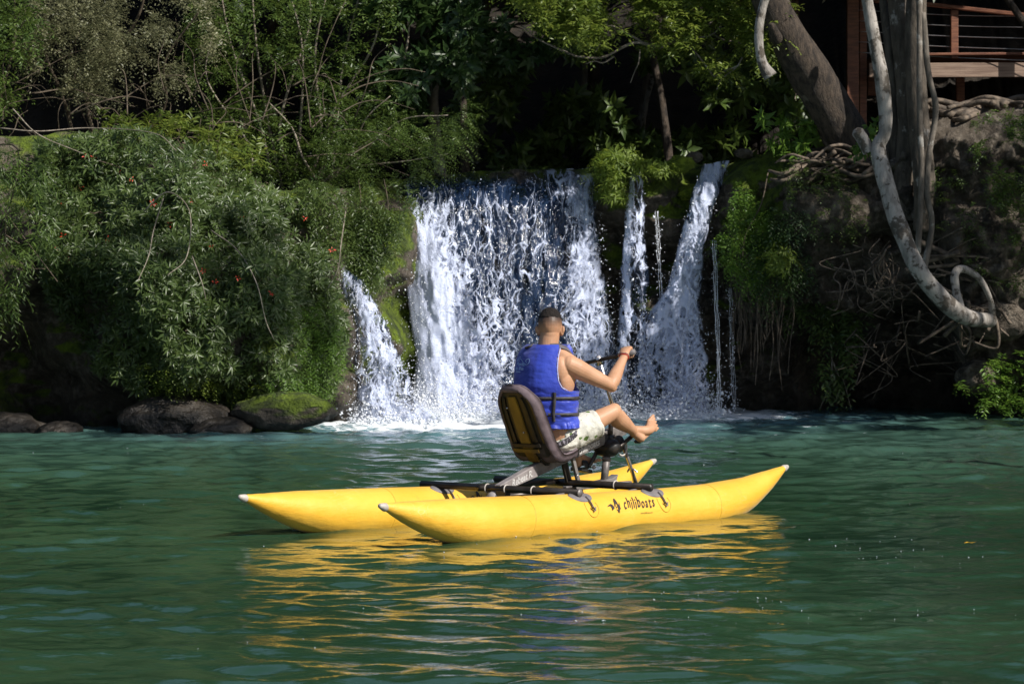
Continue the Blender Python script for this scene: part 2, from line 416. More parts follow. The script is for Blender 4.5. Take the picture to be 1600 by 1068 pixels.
# ------------------------------------------------------------------ waterfalls
def fallmat(name, wcell=(6.5, 3.6), film=True, gain=1.0, seed=0.):
    s = NT(name); tc = s.n('TexCoord'); mp = s.n('Mapping'); mp.inputs['Location'].default_value = (seed, seed * .7, seed); s.l(tc.outputs['UV'], mp.inputs[0])
    uv = mp.outputs[0]
    nz = s.n('TexNoise'); s.l(uv, nz.inputs['Vector']); nz.inputs['Scale'].default_value = 3.2; nz.inputs['Detail'].default_value = 6
    sub = s.n('VectorMath', operation='SUBTRACT'); s.l(nz.outputs[1], sub.inputs[0]); sub.inputs[1].default_value = (.5, .5, .5)
    scl = s.n('VectorMath', operation='SCALE'); s.l(sub.outputs[0], scl.inputs[0]); scl.inputs['Scale'].default_value = .32
    add = s.n('VectorMath', operation='ADD'); s.l(uv, add.inputs[0]); s.l(scl.outputs[0], add.inputs[1])
    def mapped(sx, sy):
        m2 = s.n('Mapping'); m2.inputs['Scale'].default_value = (sx, sy, 1); s.l(add.outputs[0], m2.inputs[0]); return m2.outputs[0]
    den = s.attr('dens')
    e1 = s.vor(mapped(*wcell), 1, 'DISTANCE_TO_EDGE'); e2 = s.vor(mapped(wcell[0] * 2.1, wcell[1] * 1.9), 1, 'DISTANCE_TO_EDGE')
    w1 = s.math('MULTIPLY', s.math('ADD', .05, s.math('MULTIPLY', s.noise(mapped(5, 3), 1, 3), .28)), s.math('ADD', .35, den))
    a1 = s.math('SUBTRACT', 1, s.math('DIVIDE', e1, w1), True)
    a2 = s.math('MULTIPLY', s.math('SUBTRACT', 1, s.math('DIVIDE', e2, s.math('MULTIPLY', w1, 1.1)), True), .8)
    stk = s.ramp(s.noise(mapped(16, 1.7), 1, 5, .6), .50, .72)
    fine = s.noise(mapped(26, 13), 1, 5, .7)
    cl = s.ramp(s.noise(mapped(3.0, 1.2), 1, 5, .6), .38, .66)
    web = s.math('MULTIPLY', s.math('MAXIMUM', a1, a2), s.math('ADD', .35, s.math('MULTIPLY', cl, .9)))
    al = s.math('ADD', web, s.math('MULTIPLY', stk, s.math('MULTIPLY', den, .55)))
    al = s.math('ADD', al, s.math('MULTIPLY', s.math('SUBTRACT', den, .55), 1.15))
    al = s.math('ADD', al, s.math('MULTIPLY', s.math('SUBTRACT', fine, .5), 1.5))
    al = s.math('MULTIPLY', s.ramp(al, .22, .62), s.attr('fade'), True)
    al = s.math('MULTIPLY', al, gain, True)
    s.b.inputs['Base Color'].default_value = (.66, .73, .95, 1); s.b.inputs['Roughness'].default_value = .28
    s.l(s.bump(s.math('ADD', s.math('MULTIPLY', al, .6), fine), .8, .05), s.b.inputs['Normal'])
    if film:
        fb = s.n('BsdfPrincipled'); fb.inputs['Base Color'].default_value = (.014, .028, .065, 1); fb.inputs['Roughness'].default_value = .12
        s.l(s.bump(s.noise(mapped(11, 2.2), 1, 5), .9, .08), fb.inputs['Normal'])
        tr = s.n('BsdfTransparent')
        fo = s.math('MULTIPLY', s.attr('fade'), s.math('MULTIPLY', s.attr('film'), s.ramp(s.noise(mapped(7, 1.6), 1, 4), .30, .5)), True)
        m1 = s.n('MixShader'); s.l(fo, m1.inputs[0]); s.l(tr.outputs[0], m1.inputs[1]); s.l(fb.outputs[0], m1.inputs[2])
    else:
        m1 = s.n('BsdfTransparent')
    m2 = s.n('MixShader'); s.l(al, m2.inputs[0]); s.l(m1.outputs[0], m2.inputs[1]); s.l(s.b.outputs[0], m2.inputs[2])
    s.l(m2.outputs[0], s.out.inputs[0]); return s.m

M['fall_back'] = fallmat('falling water back sheet', (7.0, 2.5), True, 1, 0)
M['fall_mid'] = fallmat('falling water foam web', (9.0, 3.8), False, .95, 3.3)
M['fall_front'] = fallmat('falling water foam spatter', (5.2, 2.6), False, .85, 7.1)
M['drop'] = pm('water drops', (.85, .88, .95), None, 3, .12)
M['foam'] = pm('white foam', (.80, .84, .90), (.68, .74, .82), 20, .4, .6, 60, .02)

def droplets(N, pos, size, rng, stretch=1.6):
    """one mesh of small octahedral drops at pos"""
    oc = np.array([[1, 0, 0], [-1, 0, 0], [0, 1, 0], [0, -1, 0], [0, 0, 1], [0, 0, -1]], float)
    of = np.array([[0, 2, 4], [2, 1, 4], [1, 3, 4], [3, 0, 4], [2, 0, 5], [1, 2, 5], [3, 1, 5], [0, 3, 5]])
    sc = size[:, None, None] * np.array([1, 1, 1])[None, None] * np.where(np.arange(3) == 2, stretch, 1)[None, None] * rng.uniform(.7, 1.3, (N, 1, 3))
    V = oc[None] * sc
    a = rng.normal(0, .5, N); ca, sa = np.cos(a), np.sin(a)
    x = V[..., 0] * ca[:, None] + V[..., 2] * sa[:, None]; z = -V[..., 0] * sa[:, None] + V[..., 2] * ca[:, None]
    V = np.stack([x, V[..., 1], z], -1) + pos[:, None]
    f = (of[None] + 6 * np.arange(N)[:, None, None]).reshape(-1, 3)
    return V.reshape(-1, 3), f

def make_fall(name, label, group, L, Rr, depth, dens, film=1.0, seed=1, layers=3, drops=2500, spread=.35, nu=120, nv=150, dsize=.0042, jag=6.0, bulge=.1):
    """L,Rr: edge polylines [(py,px)], depth [(py,Y)], dens(u,t,px,py) -> density"""
    rng = np.random.RandomState(seed)
    y0, y1 = L[0][0], L[-1][0]
    root = empty(name, P((L[-1][1] + Rr[-1][1]) / 2, y1, depth[-1][1])); tag(root, label, 'waterfall', group)
    nm = ['water_sheet', 'foam_web', 'spatter']
    for k in range(layers):
        py = np.linspace(y0, y1, nv)[:, None] * np.ones((1, nu)); u = np.linspace(0, 1, nu)[None] * np.ones((nv, 1)); t = (py - y0) / (y1 - y0)
        l = np.interp(py[:, 0], *np.array(L, float).T)[:, None]; r = np.interp(py[:, 0], *np.array(Rr, float).T)[:, None]
        j = jag * vn(np.stack([py * .05, py * 0 + seed + k, u * 0], -1), 1, seed + k, 3)
        px = (l - j * .6) * (1 - u) + (r + j) * u
        Y = np.interp(py, *np.array(depth, float).T) - k * .09
        py = py + (1 - t) ** 4 * 5 * vn(np.stack([px * .03, px * 0 + seed, px * 0], -1), 1, 4, 3)
        ed = np.sin(np.pi * np.clip(u, 0, 1)) ** .5
        q = np.stack([px / 125, py / 300, py * 0 + k * 5], -1)
        Y = Y - bulge * ed - .10 * vn(q, 3.5, seed + 5 * k, 3) * np.minimum(1, t * 3 + .2) - .05 * vn(q, 12, seed + 7 + k, 2)
        V = PA(px, py, Y).reshape(-1, 3)
        # arc-length style coordinates in metres, more stretched near the lip
        U = (px - 800) / F * 35; Vv = ((py - y0) / F * 35); Vv = Vv * (.55 + .45 * t)
        e = np.minimum(u, 1 - u); fade = np.clip(e / (.05 + .07 * (k > 0)), 0, 1) ** .8
        fade = fade * (1 if k == 0 else np.clip(t * 7, 0, 1)); fade = np.clip(fade, 0, 1)
        dn = dens(u, t, px, py) - .06 * k
        i = (np.arange(nv - 1)[:, None] * nu + np.arange(nu - 1)[None]).ravel()
        f = np.stack([i, i + nu, i + nu + 1, i + 1], -1)
        mesh(nm[k], V, f, M[['fall_back', 'fall_mid', 'fall_front'][k]], root, attrs={'dens': dn, 'fade': fade, 'film': film * np.clip((t - .012) * 16, 0, 1)},
             uv=np.stack([U, Vv], -1).reshape(-1, 2), world=True)
    N = drops
    t = rng.beta(1.6, 1.0, N); py = y0 + t * (y1 - y0); u = rng.uniform(-.04, 1.04, N)
    l = np.interp(py, *np.array(L, float).T); r = np.interp(py, *np.array(Rr, float).T)
    px = l * (1 - u) + r * u + rng.normal(0, 3 + 5 * t, N)
    Y = np.interp(py, *np.array(depth, float).T) - bulge - .18 - np.abs(rng.normal(0, spread * .5, N)) * t
    V, f = droplets(N, PA(px, py, Y), dsize * rng.lognormal(-.25, .45, N), rng)
    mesh('droplets', V, f, M['drop'], root, smooth=True, world=True)['kind'] = 'stuff'
    return root

def d_main(u, t, px, py):
    d = .19 + .12 * np.sin(px * .05)
    d += 1.05 * np.exp(-((px - (662 + t * 26)) / (42 + 42 * t)) ** 2) * np.clip(t * 2.2 - .1, 0, 1)
    d += .36 * np.exp(-((px - (905 + 30 * t)) / 34) ** 2)
    d += .22 * np.exp(-((px - 845) / 22) ** 2) * (t < .5)
    d += .75 * np.clip((t - .86) / .14, 0, 1) ** 1.3 * np.exp(-((px - 650) / 170) ** 2) + .25 * np.clip((t - .9) / .1, 0, 1)
    d -= .30 * np.exp(-((t - .03) / .06) ** 2) * (px < 820)
    return d
make_fall('waterfall', 'widest white waterfall, a broad curtain pouring over the ledge behind the man', 'waterfalls over the ledge',
          [(263, 636), (300, 628), (340, 619), (450, 634), (560, 650), (662, 640)], [(263, 925), (300, 928), (350, 934), (470, 950), (560, 966), (662, 975)],
          [(262, 36.7), (267, 35.95), (280, 35.5), (320, 35.2), (450, 34.85), (662, 34.35)], d_main, 1.0, 3, 3, 3800, .5, 210, 200)
def d_left(u, t, px, py): return .40 + .25 * np.exp(-((u - .5) / .3) ** 2) + .5 * np.clip((t - .85) / .15, 0, 1)
make_fall('waterfall', 'small slanting waterfall between the leafy mound and the mossy rock', 'waterfalls over the ledge',
          [(413, 512), (450, 532), (500, 549), (560, 553), (664, 557)], [(413, 530), (440, 568), (500, 604), (560, 628), (620, 652), (664, 700)],
          [(413, 33.1), (450, 33.0), (664, 33.0)], d_left, .55, 11, 3, 1200, .4, 100, 130)
def d_right(u, t, px, py): return .62 + .2 * np.exp(-((u - .55) / .25) ** 2) - .25 * np.clip((t - .55) * 2, 0, 1) + .25 * np.clip((t - .9) / .1, 0, 1) - .25 * (px < 1010)
make_fall('waterfall', 'narrow waterfall that drops from a notch right of the fern clump and fans out', 'waterfalls over the ledge',
          [(254, 1100), (300, 1082), (380, 1060), (450, 1043), (490, 1012), (560, 990), (648, 985)], [(254, 1138), (300, 1122), (380, 1100), (450, 1094), (490, 1094), (560, 1104), (648, 1114)],
          [(254, 35.3), (290, 35.0), (450, 34.9), (648, 34.7)], d_right, .8, 17, 3, 1300, .4, 100, 150)
def d_thin(u, t, px, py): return .42 + .30 * np.exp(-((u - .25) / .16) ** 2) + .25 * np.exp(-((u - .8) / .12) ** 2) - .2 * np.clip((t - .7) / .3, 0, 1)
make_fall('waterfall', 'thin veil of water below the fern clump, between the two larger falls', 'waterfalls over the ledge',
          [(272, 985), (340, 976), (420, 970), (560, 962), (648, 960)], [(272, 1006), (340, 1006), (420, 1012), (560, 1015), (648, 1020)],
          [(272, 35.0), (648, 34.75)], d_thin, .35, 23, 2, 420, .3, 60, 130, .0045)

def trickle(label, pts, Y, wdt, seed):
    rng = np.random.RandomState(seed); parts = []
    for s_ in range(3):
        n = 60; py = np.linspace(pts[0][1], pts[-1][1], n); px = np.interp(py, [p[1] for p in pts], [p[0] for p in pts]) + s_ * 2.2 - 2 + 1.6 * vn(np.stack([py * .06, py * 0 + seed + s_, py * 0], -1), 1, seed, 2)
        wv = wdt * (.5 + .6 * np.abs(vn(np.stack([py * .16, py * 0 + s_, py * 0], -1), 1, seed + 3, 2)))
        parts.append(sweep(PA(px, py, Y + .02 * s_), wv, n, 6, ref=(0, 1, 0), smoothpath=False))
    root = empty('water_trickle', P(pts[-1][0], pts[-1][1], Y)); tag(root, label, 'trickle', 'thin trickles of water')
    v, f = joinvf(parts); mesh('water_strand', v, f, M['drop'], root, world=True)
    N = 160; py = rng.uniform(pts[0][1], pts[-1][1], N); px = np.interp(py, [p[1] for p in pts], [p[0] for p in pts]) + rng.normal(0, 4, N)
    v, f = droplets(N, PA(px, py, Y - .05 + rng.normal(0, .05, N)), .0045 * rng.lognormal(-.2, .4, N), rng); mesh('droplets', v, f, M['drop'], root, world=True)['kind'] = 'stuff'
trickle('thin trickle dripping beside the dark rock just right of the narrow waterfall', [(1116, 375), (1118, 450), (1122, 540), (1124, 640)], 34.5, .005, 2)
trickle('short trickle under the mossy ledge left of the narrow waterfall', [(1026, 330), (1029, 400), (1034, 470)], 34.9, .0035, 3)
trickle('faint trickle over the root curtain on the right bank', [(1141, 450), (1144, 560), (1148, 640)], 34.6, .0022, 5)

# splash clouds: froth lumps and flung drops at the foot of each fall
def splash(label, px0, px1, py, Y, n, nd, h, seed):
    rng = np.random.RandomState(seed); parts = []
    root = empty('splash', P((px0 + px1) / 2, py, Y)); tag(root, label, 'splash', 'splashes at the foot of the falls')
    N = n; p = PA(rng.uniform(px0, px1, N), py, Y + rng.normal(-.1, .38, N)); p[:, 2] = np.abs(rng.normal(0, .05, N)) - .02
    v, f = droplets(N, p, 0.022 * rng.lognormal(-.3, .5, N), rng, .7)
    o = mesh('froth', v, f, M['foam'], root, world=True); o['kind'] = 'stuff'
    N = nd; p = PA(rng.uniform(px0, px1, N) + rng.normal(0, 14, N), py, Y + rng.normal(0, .3, N)); p[:, 2] = np.abs(rng.normal(0, h, N)) * rng.uniform(.2, 1, N)
    v, f = droplets(N, p, .006 * rng.lognormal(-.2, .5, N), rng, 1.2); mesh('droplets', v, f, M['drop'], root, world=True)['kind'] = 'stuff'
splash('white splash where the widest waterfall hits the pool', 600, 975, 660, 34.0, 1900, 11000, .34, 4)
splash('white splash under the small slanting waterfall', 548, 690, 662, 32.9, 700, 3600, .24, 5)
splash('low splash under the narrow fanned waterfall', 965, 1130, 645, 34.5, 520, 4200, .30, 6)

# ------------------------------------------------------------------ foliage machinery
def nrmz(a): return a / (np.linalg.norm(a, axis=-1, keepdims=True) + 1e-9)
def leaves(pos, d, nr, L, W, droop=.15, fold=.15, simple=False):
    N = len(pos); L = np.broadcast_to(L, (N,))[:, None]; W = np.broadcast_to(W, (N,))[:, None]
    s = nrmz(np.cross(d, nr)); n2 = nrmz(np.cross(s, d))
    b = pos; tip = pos + d * L - n2 * L * droop; m = pos + d * L * .45
    l = m + s * W * .5 + n2 * W * fold; r = m - s * W * .5 + n2 * W * fold
    if simple:
        V = np.stack([b, l, tip, r], 1); f = np.array([[0, 1, 2], [0, 2, 3]])
    else:
        c = m + d * L * .02 - n2 * L * droop * .2
        V = np.stack([b, l, r, c, tip], 1); f = np.array([[0, 2, 3], [0, 3, 1], [1, 3, 4], [3, 2, 4]])
    k = V.shape[1]
    return V.reshape(-1, 3), (f[None] + k * np.arange(N)[:, None, None]).reshape(-1, 3), k

def rosettes(c, ax, rng, n=9, L=.11, W=.03, el=(.05, .9), simple=False, tint=None):
    N = len(c); ax = nrmz(ax); t = nrmz(np.cross(ax, rng.normal(size=(N, 3)))); b = np.cross(ax, t)
    az = (np.arange(n)[None] * 2.4 + rng.uniform(0, 6, (N, 1)))[..., None]; e = (rng.uniform(el[0], el[1], (N, n)))[..., None]
    d = (t[:, None] * np.cos(az) + b[:, None] * np.sin(az)) * np.cos(e) + ax[:, None] * np.sin(e)
    d[..., 2] -= .18; d = nrmz(d)
    pos = c[:, None] + d * .01 - ax[:, None] * rng.uniform(0, .05, (N, n))[..., None]
    sc = rng.uniform(.65, 1.15, (N, n)) * rng.uniform(.75, 1.2, (N, 1))
    nn = nrmz(ax[:, None] + d * -.2 + rng.normal(0, .15, (N, n, 3)))
    v, f, k = leaves(pos.reshape(-1, 3), d.reshape(-1, 3), nn.reshape(-1, 3), (L * sc).ravel(), (W * sc).ravel(), .22, .18, simple)
    ti = np.clip((rng.uniform(0, 1, (N, 1)) if tint is None else tint[:, None]) * .6 + .4 * rng.uniform(0, 1, (N, n)), 0, 1).ravel()
    return v, f, np.repeat(ti, k)

def sprigs(c, d, rng, n=9, length=.3, L=.06, W=.025, ang=1.0, droop=.3, simple=False, up=(0, 0, 1), jit=.25):
    """leafy shoots: n leaves along a drooping stem, alternating sides"""
    N = len(c); d = nrmz(d); upv = np.broadcast_to(np.asarray(up, float), d.shape)
    s = nrmz(np.cross(d, upv + rng.normal(0, .15, d.shape))); nn = nrmz(np.cross(s, d))
    ln = (length * rng.uniform(.6, 1.25, N))[:, None, None]
    t = ((np.arange(n) + .6) / n)[None, :, None]; side = np.where(np.arange(n) % 2 == 0, 1, -1)[None, :, None]
    pos = c[:, None] + d[:, None] * ln * t + np.array([0, 0, -1.0]) * droop * ln * t ** 2
    dd = d[:, None] * math.cos(ang) + s[:, None] * side * math.sin(ang) + rng.normal(0, jit, (N, n, 3)); dd[..., 2] -= droop * t[..., 0] * .6; dd = nrmz(dd)
    sc = rng.uniform(.7, 1.15, (N, n)) * (1 - .45 * t[..., 0] ** 2)
    n3 = nrmz(np.broadcast_to(nn[:, None], dd.shape) + rng.normal(0, .25, dd.shape))
    v, f, k = leaves(pos.reshape(-1, 3), dd.reshape(-1, 3), n3.reshape(-1, 3), (L * sc).ravel(), (W * sc).ravel(), .15, .12, simple)
    ti = np.clip(rng.uniform(0, 1, (N, 1)) * .6 + .4 * rng.uniform(0, 1, (N, n)), 0, 1).ravel()
    return v, f, np.repeat(ti, k)

def merge(parts):
    V, Fc, T, k = [], [], [], 0
    for v, f, t in parts: V.append(v); Fc.append(f + k); T.append(t); k += len(v)
    return np.concatenate(V), np.concatenate(Fc), np.concatenate(T)

def sample(poly, n, rng, clump=None, seed=0, thr=-.1):
    poly = np.asarray(poly, float); lo, hi = poly.min(0), poly.max(0); out = np.zeros((0, 2))
    while len(out) < n:
        q = rng.uniform(lo, hi, (n * 2, 2)); q = q[inpoly(q[:, 0], q[:, 1], poly)]
        if clump: q = q[vn(np.c_[q, q[:, :1] * 0] / clump, 1, seed, 2) > thr]
        out = np.vstack([out, q])
    return out[:n]

def branch(p0, p1, r0, r1, rng, bend=.15, n=10, seg=6, mids=2, sag=0):
    p0, p1 = np.asarray(p0, float), np.asarray(p1, float); Ln = np.linalg.norm(p1 - p0)
    pts = [p0] + [p0 + (p1 - p0) * (k + 1) / (mids + 1) + rng.normal(0, bend * Ln, 3) * [1, .6, 1] + np.array([0, 0, sag * Ln]) for k in range(mids)] + [p1]
    return sweep(pts, np.linspace(r0, r1, len(pts)), n * (mids + 1) // 2 + 4, seg, ref=(.1, 1, .05), noise=.12, nscale=8)

def plant(name, label, cat, base, leafparts, lm, stems=None, sm='twig_dark', group=None, stuff=False, crown='foliage', stemname='stem'):
    root = empty(name, base); tag(root, label, cat, group)
    v, f, t = merge(leafparts); mesh(crown, v, f, M[lm], root, smooth=False, attrs={'tint': t}, world=True)
    if stems:
        if isinstance(stems, tuple): stems = [stems]
        if len(stems) > 30:
            v, f = joinvf(stems); mesh(stemname, v, f, M[sm], root, world=True)['kind'] = 'stuff'
        else:
            for v, f in stems: mesh(stemname, v, f, M[sm], root, world=True)
    return root
OUT = np.array([.15, -1, .35])

# ---- leafy mound on the left bank
rng = np.random.RandomState(1)
MOUND = [(55, 225), (200, 195), (330, 235), (400, 285), (480, 320), (505, 380), (522, 440), (545, 520), (530, 590), (500, 640), (430, 655), (380, 640), (300, 632), (240, 632), (200, 600), (150, 578), (130, 520), (75, 470), (62, 380)]
def on_bank(q, rng, off=(.05, .4)):
    return PA(q[:, 0], q[:, 1], cliffY(q[:, 0], q[:, 1]) - rng.uniform(off[0], off[1], len(q)))
def mound_part(poly, n, L, W, nl, off, clump=None, thr=-.2, seed=0, ax=OUT):
    q = sample(poly, n, rng, clump, seed, thr); c = on_bank(q, rng, off)
    c = c + np.array([0, -1, .0]) * (.18 * vn(c, 1.6, 31, 2))[:, None]
    a = np.asarray(ax) + rng.normal(0, .38, (n, 3)) + np.c_[(q[:, 0] - 300) / 500, np.zeros(n), (400 - q[:, 1]) / 420]
    tint = np.clip(.45 + .5 * vn(c, 1.3, 41, 2) + rng.normal(0, .15, n), 0, 1)
    return rosettes(c, a, rng, nl, L, W, tint=tint)
lp = [mound_part(MOUND, 3600, .092, .024, 10, (.0, .45)), mound_part(MOUND, 1800, .105, .027, 9, (.25, .62), 50, .0, 5)]
stm = []
for k in range(60):
    q = sample(MOUND, 1, rng); b = on_bank(q, rng, (.0, .05))[0]; stm.append(branch(b, b + [rng.normal(0, .12), -.35, .1], .008, .004, rng, .1))
mo = plant('flowering_shrub', 'big dark green shrub with a few red flowers draped over the left rock mound', 'shrub', P(300, 640, 30.8), lp, 'rosette', stm)
nf = 24; q = sample([(70, 215), (330, 250), (520, 350), (530, 520), (300, 430), (90, 420)], nf, rng); c = on_bank(q, rng, (.45, .6))
v, f, t = rosettes(c, OUT + rng.normal(0, .3, (nf, 3)), rng, 5, .036, .014); mesh('flowers', v, f, M['flower'], mo, smooth=False, world=True)['kind'] = 'stuff'
# left edge shrub
EDGE = [(-120, 215), (60, 240), (88, 300), (80, 380), (40, 400), (38, 470), (15, 490), (-120, 520)]
q = sample(EDGE, 620, rng, 50, 8, -.35); c = PA(q[:, 0], q[:, 1], 30.2 + rng.uniform(-.5, .4, 620))
plant('hanging_shrub', 'narrow-leaved pale green shrub hanging over the bank at the left edge', 'shrub', P(-40, 300, 31), [sprigs(c, np.array([.1, -.5, -.4]) + rng.normal(0, .5, (620, 3)), rng, 10, .3, .12, .02, .8, .5)], 'mid',
      [branch(P(-60, 240, 31.2), P(30 + 20 * k, 380 + 20 * k, 30.2), .012, .005, rng) for k in range(4)])
# bright ferny patches low on the mound
q = sample([(440, 480), (520, 470), (540, 560), (500, 620), (420, 640), (400, 600), (470, 570)], 420, rng); c = on_bank(q, rng, (.4, .62))
plant('fern_patch', 'fresh green ferns at the lower right corner of the leafy mound', 'fern', P(480, 620, 31), [sprigs(c, np.array([.3, -.7, -.3]) + rng.normal(0, .45, (420, 3)), rng, 14, .22, .05, .014, 1.1, .6)], 'fresh')
q = sample([(215, 560), (330, 590), (420, 610), (440, 640), (330, 650), (240, 625)], 260, rng); c = on_bank(q, rng, (.3, .5))
plant('fern_patch', 'yellowish low ferns along the bottom edge of the leafy mound above the boulders', 'fern', P(330, 640, 30.6), [sprigs(c, np.array([.0, -.7, -.4]) + rng.normal(0, .45, (260, 3)), rng, 10, .16, .05, .014, 1.1, .6)], 'fern')
q = sample([(470, 290), (560, 290), (575, 350), (552, 410), (520, 410), (480, 340)], 420, rng); c = on_bank(q, rng, (.15, .45))
plant('hanging_shrub', 'loose leafy shrub covering the rock just above the small slanting waterfall', 'shrub', P(520, 410, 32.6), [sprigs(c, np.array([.1, -.6, -.3]) + rng.normal(0, .5, (420, 3)), rng, 10, .24, .075, .020, .9, .7)], 'rosette')
# taller herbs on top of mound, sunlit
q = sample([(140, 190), (330, 185), (420, 240), (380, 275), (250, 250), (150, 240)], 260, rng); c = PA(q[:, 0], q[:, 1], 33.0 + rng.uniform(-.6, .8, 260))
plant('leafy_herb', 'bright yellow green herbs standing on top of the leafy mound', 'plant', P(260, 260, 33), [sprigs(c, np.array([.1, -.3, .5]) + rng.normal(0, .6, (260, 3)), rng, 9, .30, .13, .028, .9, .5)], 'yellow',
      [branch(P(180 + 14 * k, 262, 33), P(170 + 16 * k, 185 + 20 * rng.rand(), 33 + rng.normal(0, .3)), .008, .003, rng, .06) for k in range(12)])

# dry looping vines across the mound
vr = empty('dead_vine', P(350, 260, 32)); tag(vr, 'bare pale vine looping down over the leafy mound', 'vine')
vp = []
for a in [[(225, 330), (262, 300), (296, 330), (292, 400), (262, 430)], [(330, 360), (370, 390), (400, 440), (415, 500), (428, 530)], [(255, 310), (240, 360), (232, 400), (215, 440)], 
          [(540, 330), (533, 380), (528, 420), (512, 450)], [(0, 200), (60, 205), (140, 200), (240, 208), (275, 235)], [(20, 170), (60, 210), (130, 240)], [(300, 400), (315, 440), (322, 470)]]:
    pts = [P(x, y, float(cliffY(x, max(y, 230))) - .75 - .1 * (k % 2)) for k, (x, y) in enumerate(a)]; vp.append(sweep(pts, np.linspace(.007, .004, len(pts)), 30, 6, noise=.3, nscale=9))
for v, f in vp: mesh('stem', v, f, M['twig'], vr, world=True)

tk = empty('twig_thicket', P(280, 235, 33.6)); tag(tk, 'tangle of thin bare twigs above the top edge of the leafy mound', 'twigs')
tw = np.random.RandomState(77); tp = []
for k in range(80):
    x = tw.uniform(-20, 560); y = tw.uniform(130, 250); l = tw.uniform(40, 170); a = tw.choice([tw.normal(0, .35), tw.normal(1.5, .4)]); dd = 33.5 + tw.uniform(-.8, 1.2)
    pts = [P(x + l * t * math.cos(a) + tw.normal(0, 6), y - l * t * math.sin(a) - 18 * math.sin(3 * t), dd + tw.normal(0, .1)) for t in (0, .33, .66, 1)]
    tp.append(sweep(pts, np.linspace(.008, .003, 4) * tw.uniform(.5, 1.2), 18, 5, ref=(.1, 1, .1), noise=.2, nscale=9))
v, f = joinvf(tp); mesh('twig', v, f, M['twig_dark'], tk, world=True)['kind'] = 'stuff'

# ---- boulders along the left waterline
M['rock_shade'] = pm('rock darkened for overhang shade', (.013, .011, .009), (.05, .041, .032), 3, .5, 1.0, 7, .12)  # base colour darkened to stand in for shade under the overhanging mound
def boulder(label, px, py, Y, r, seed, moss=-.05):
    V, f = ellipsoid((0, 0, 0), (1, 1, 1), None, 48, 30); n = V / np.linalg.norm(V, axis=1)[:, None]
    V = V * (1 + .22 * vn(n, 1.3, seed, 3) + .10 * vn(n, 4, seed + 3, 3) - .09 * np.abs(vn(n, 2.6, seed + 9, 4)))[:, None]; V = np.sign(V) * np.abs(V) ** .9 * np.array(r)
    o = mesh('boulder', V, f, M['rock'], attrs={'moss': np.full(len(V), moss) + .08 * (n[:, 2] > .3)}); o.location = P(px, py, Y); tag(o, label, 'rock', 'boulders under the leafy mound')
    if seed in (2, 3, 4, 5, 6, 7): o.data.materials[0] = M['rock_shade']
    return o
boulder('pale rounded boulder with a mossy top at the right end under the leafy mound', 440, 643, 30.8, (.55, .5, .20), 1, .08)
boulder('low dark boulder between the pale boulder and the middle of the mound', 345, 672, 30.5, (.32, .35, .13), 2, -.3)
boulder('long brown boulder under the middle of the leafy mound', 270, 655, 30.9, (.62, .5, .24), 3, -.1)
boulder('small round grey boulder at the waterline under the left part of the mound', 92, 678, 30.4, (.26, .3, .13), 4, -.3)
boulder('dark boulder at the far left edge of the waterline', 2, 672, 30.6, (.45, .35, .20), 6, -.3)

# ---- shrubs and trees above the falls
def stand(name, label, cat, poly, Y, cnt, lm, kind, stems=(), sm='twig_dark', clump=70, thr=-.15, thick=.9, group=None, base=None, seed=0, d0=(0, -.4, .1), **kw):
    rng = np.random.RandomState(seed + 100); q = sample(poly, cnt, rng, clump, seed, thr)
    c = PA(q[:, 0], q[:, 1], Y + rng.uniform(-thick, thick, cnt)); c[:, 1] += .3 * vn(c, 1.2, seed, 2)
    if kind == 'rosette': lf = rosettes(c, np.asarray(d0) + rng.normal(0, .5, (cnt, 3)), rng, **kw)
    else: lf = sprigs(c, np.asarray(d0) + rng.normal(0, .55, (cnt, 3)), rng, **kw)
    poly = np.array(poly, float); bx = poly[:, 0].mean()
    return plant(name, label, cat, P(*base) if base else P(bx, poly[:, 1].max(), Y), [lf], lm, [branch(P(*a), P(*b), r0, r1, rng, .05, 14) for a, b, r0, r1 in stems] or None, sm, group)
G1 = 'trees and bushes along the upper bank'
stand('bush', 'pale grey green bush of tiny leaves at the upper left, hanging with dry tufts', 'bush', [(40, -40), (330, -40), (345, 60), (300, 130), (200, 160), (90, 150), (30, 90)], 34.2, 2600, 'pale', 'sprig', n=9, length=.26, L=.055, W=.022, droop=.5,
      stems=[((120, 240, 35), (90, -30, 34.3), .03, .012), ((160, 250, 35), (230, -30, 34.3), .03, .012), ((200, 240, 35), (310, 20, 34.2), .025, .01)], clump=42, thr=-.12, group=G1, seed=1)
stand('bush', 'yellow green leafy bush in the upper left corner', 'bush', [(-80, -40), (60, -40), (60, 110), (20, 200), (-80, 210)], 33.6, 900, 'mid', 'sprig', n=9, length=.3, L=.09, W=.028, droop=.5,
      stems=[((-20, 260, 34), (20, -30, 33.7), .03, .012)], clump=50, thr=-.1, group=G1, seed=2)
stand('young_tree', 'thicket of slender upright stems with mid green leaves above the mound', 'tree', [(290, -40), (620, -40), (630, 100), (600, 250), (480, 300), (340, 260), (290, 120)], 35.4, 2500, 'mid', 'sprig', n=10, length=.28, L=.075, W=.026, droop=.3,
      stems=[((430 + 12 * k, 300, 35.6), (340 + 42 * k + 10 * (k % 3), -40, 35.2), .022, .010) for k in range(8)] + [((500, 290, 34.9), (420, 160, 34.7), .02, .008), ((500, 290, 34.9), (610, 200, 34.6), .02, .008), ((380, 300, 35), (330, 60, 35), .014, .008)], sm='twig', clump=46, thr=-.1, group=G1, seed=3)
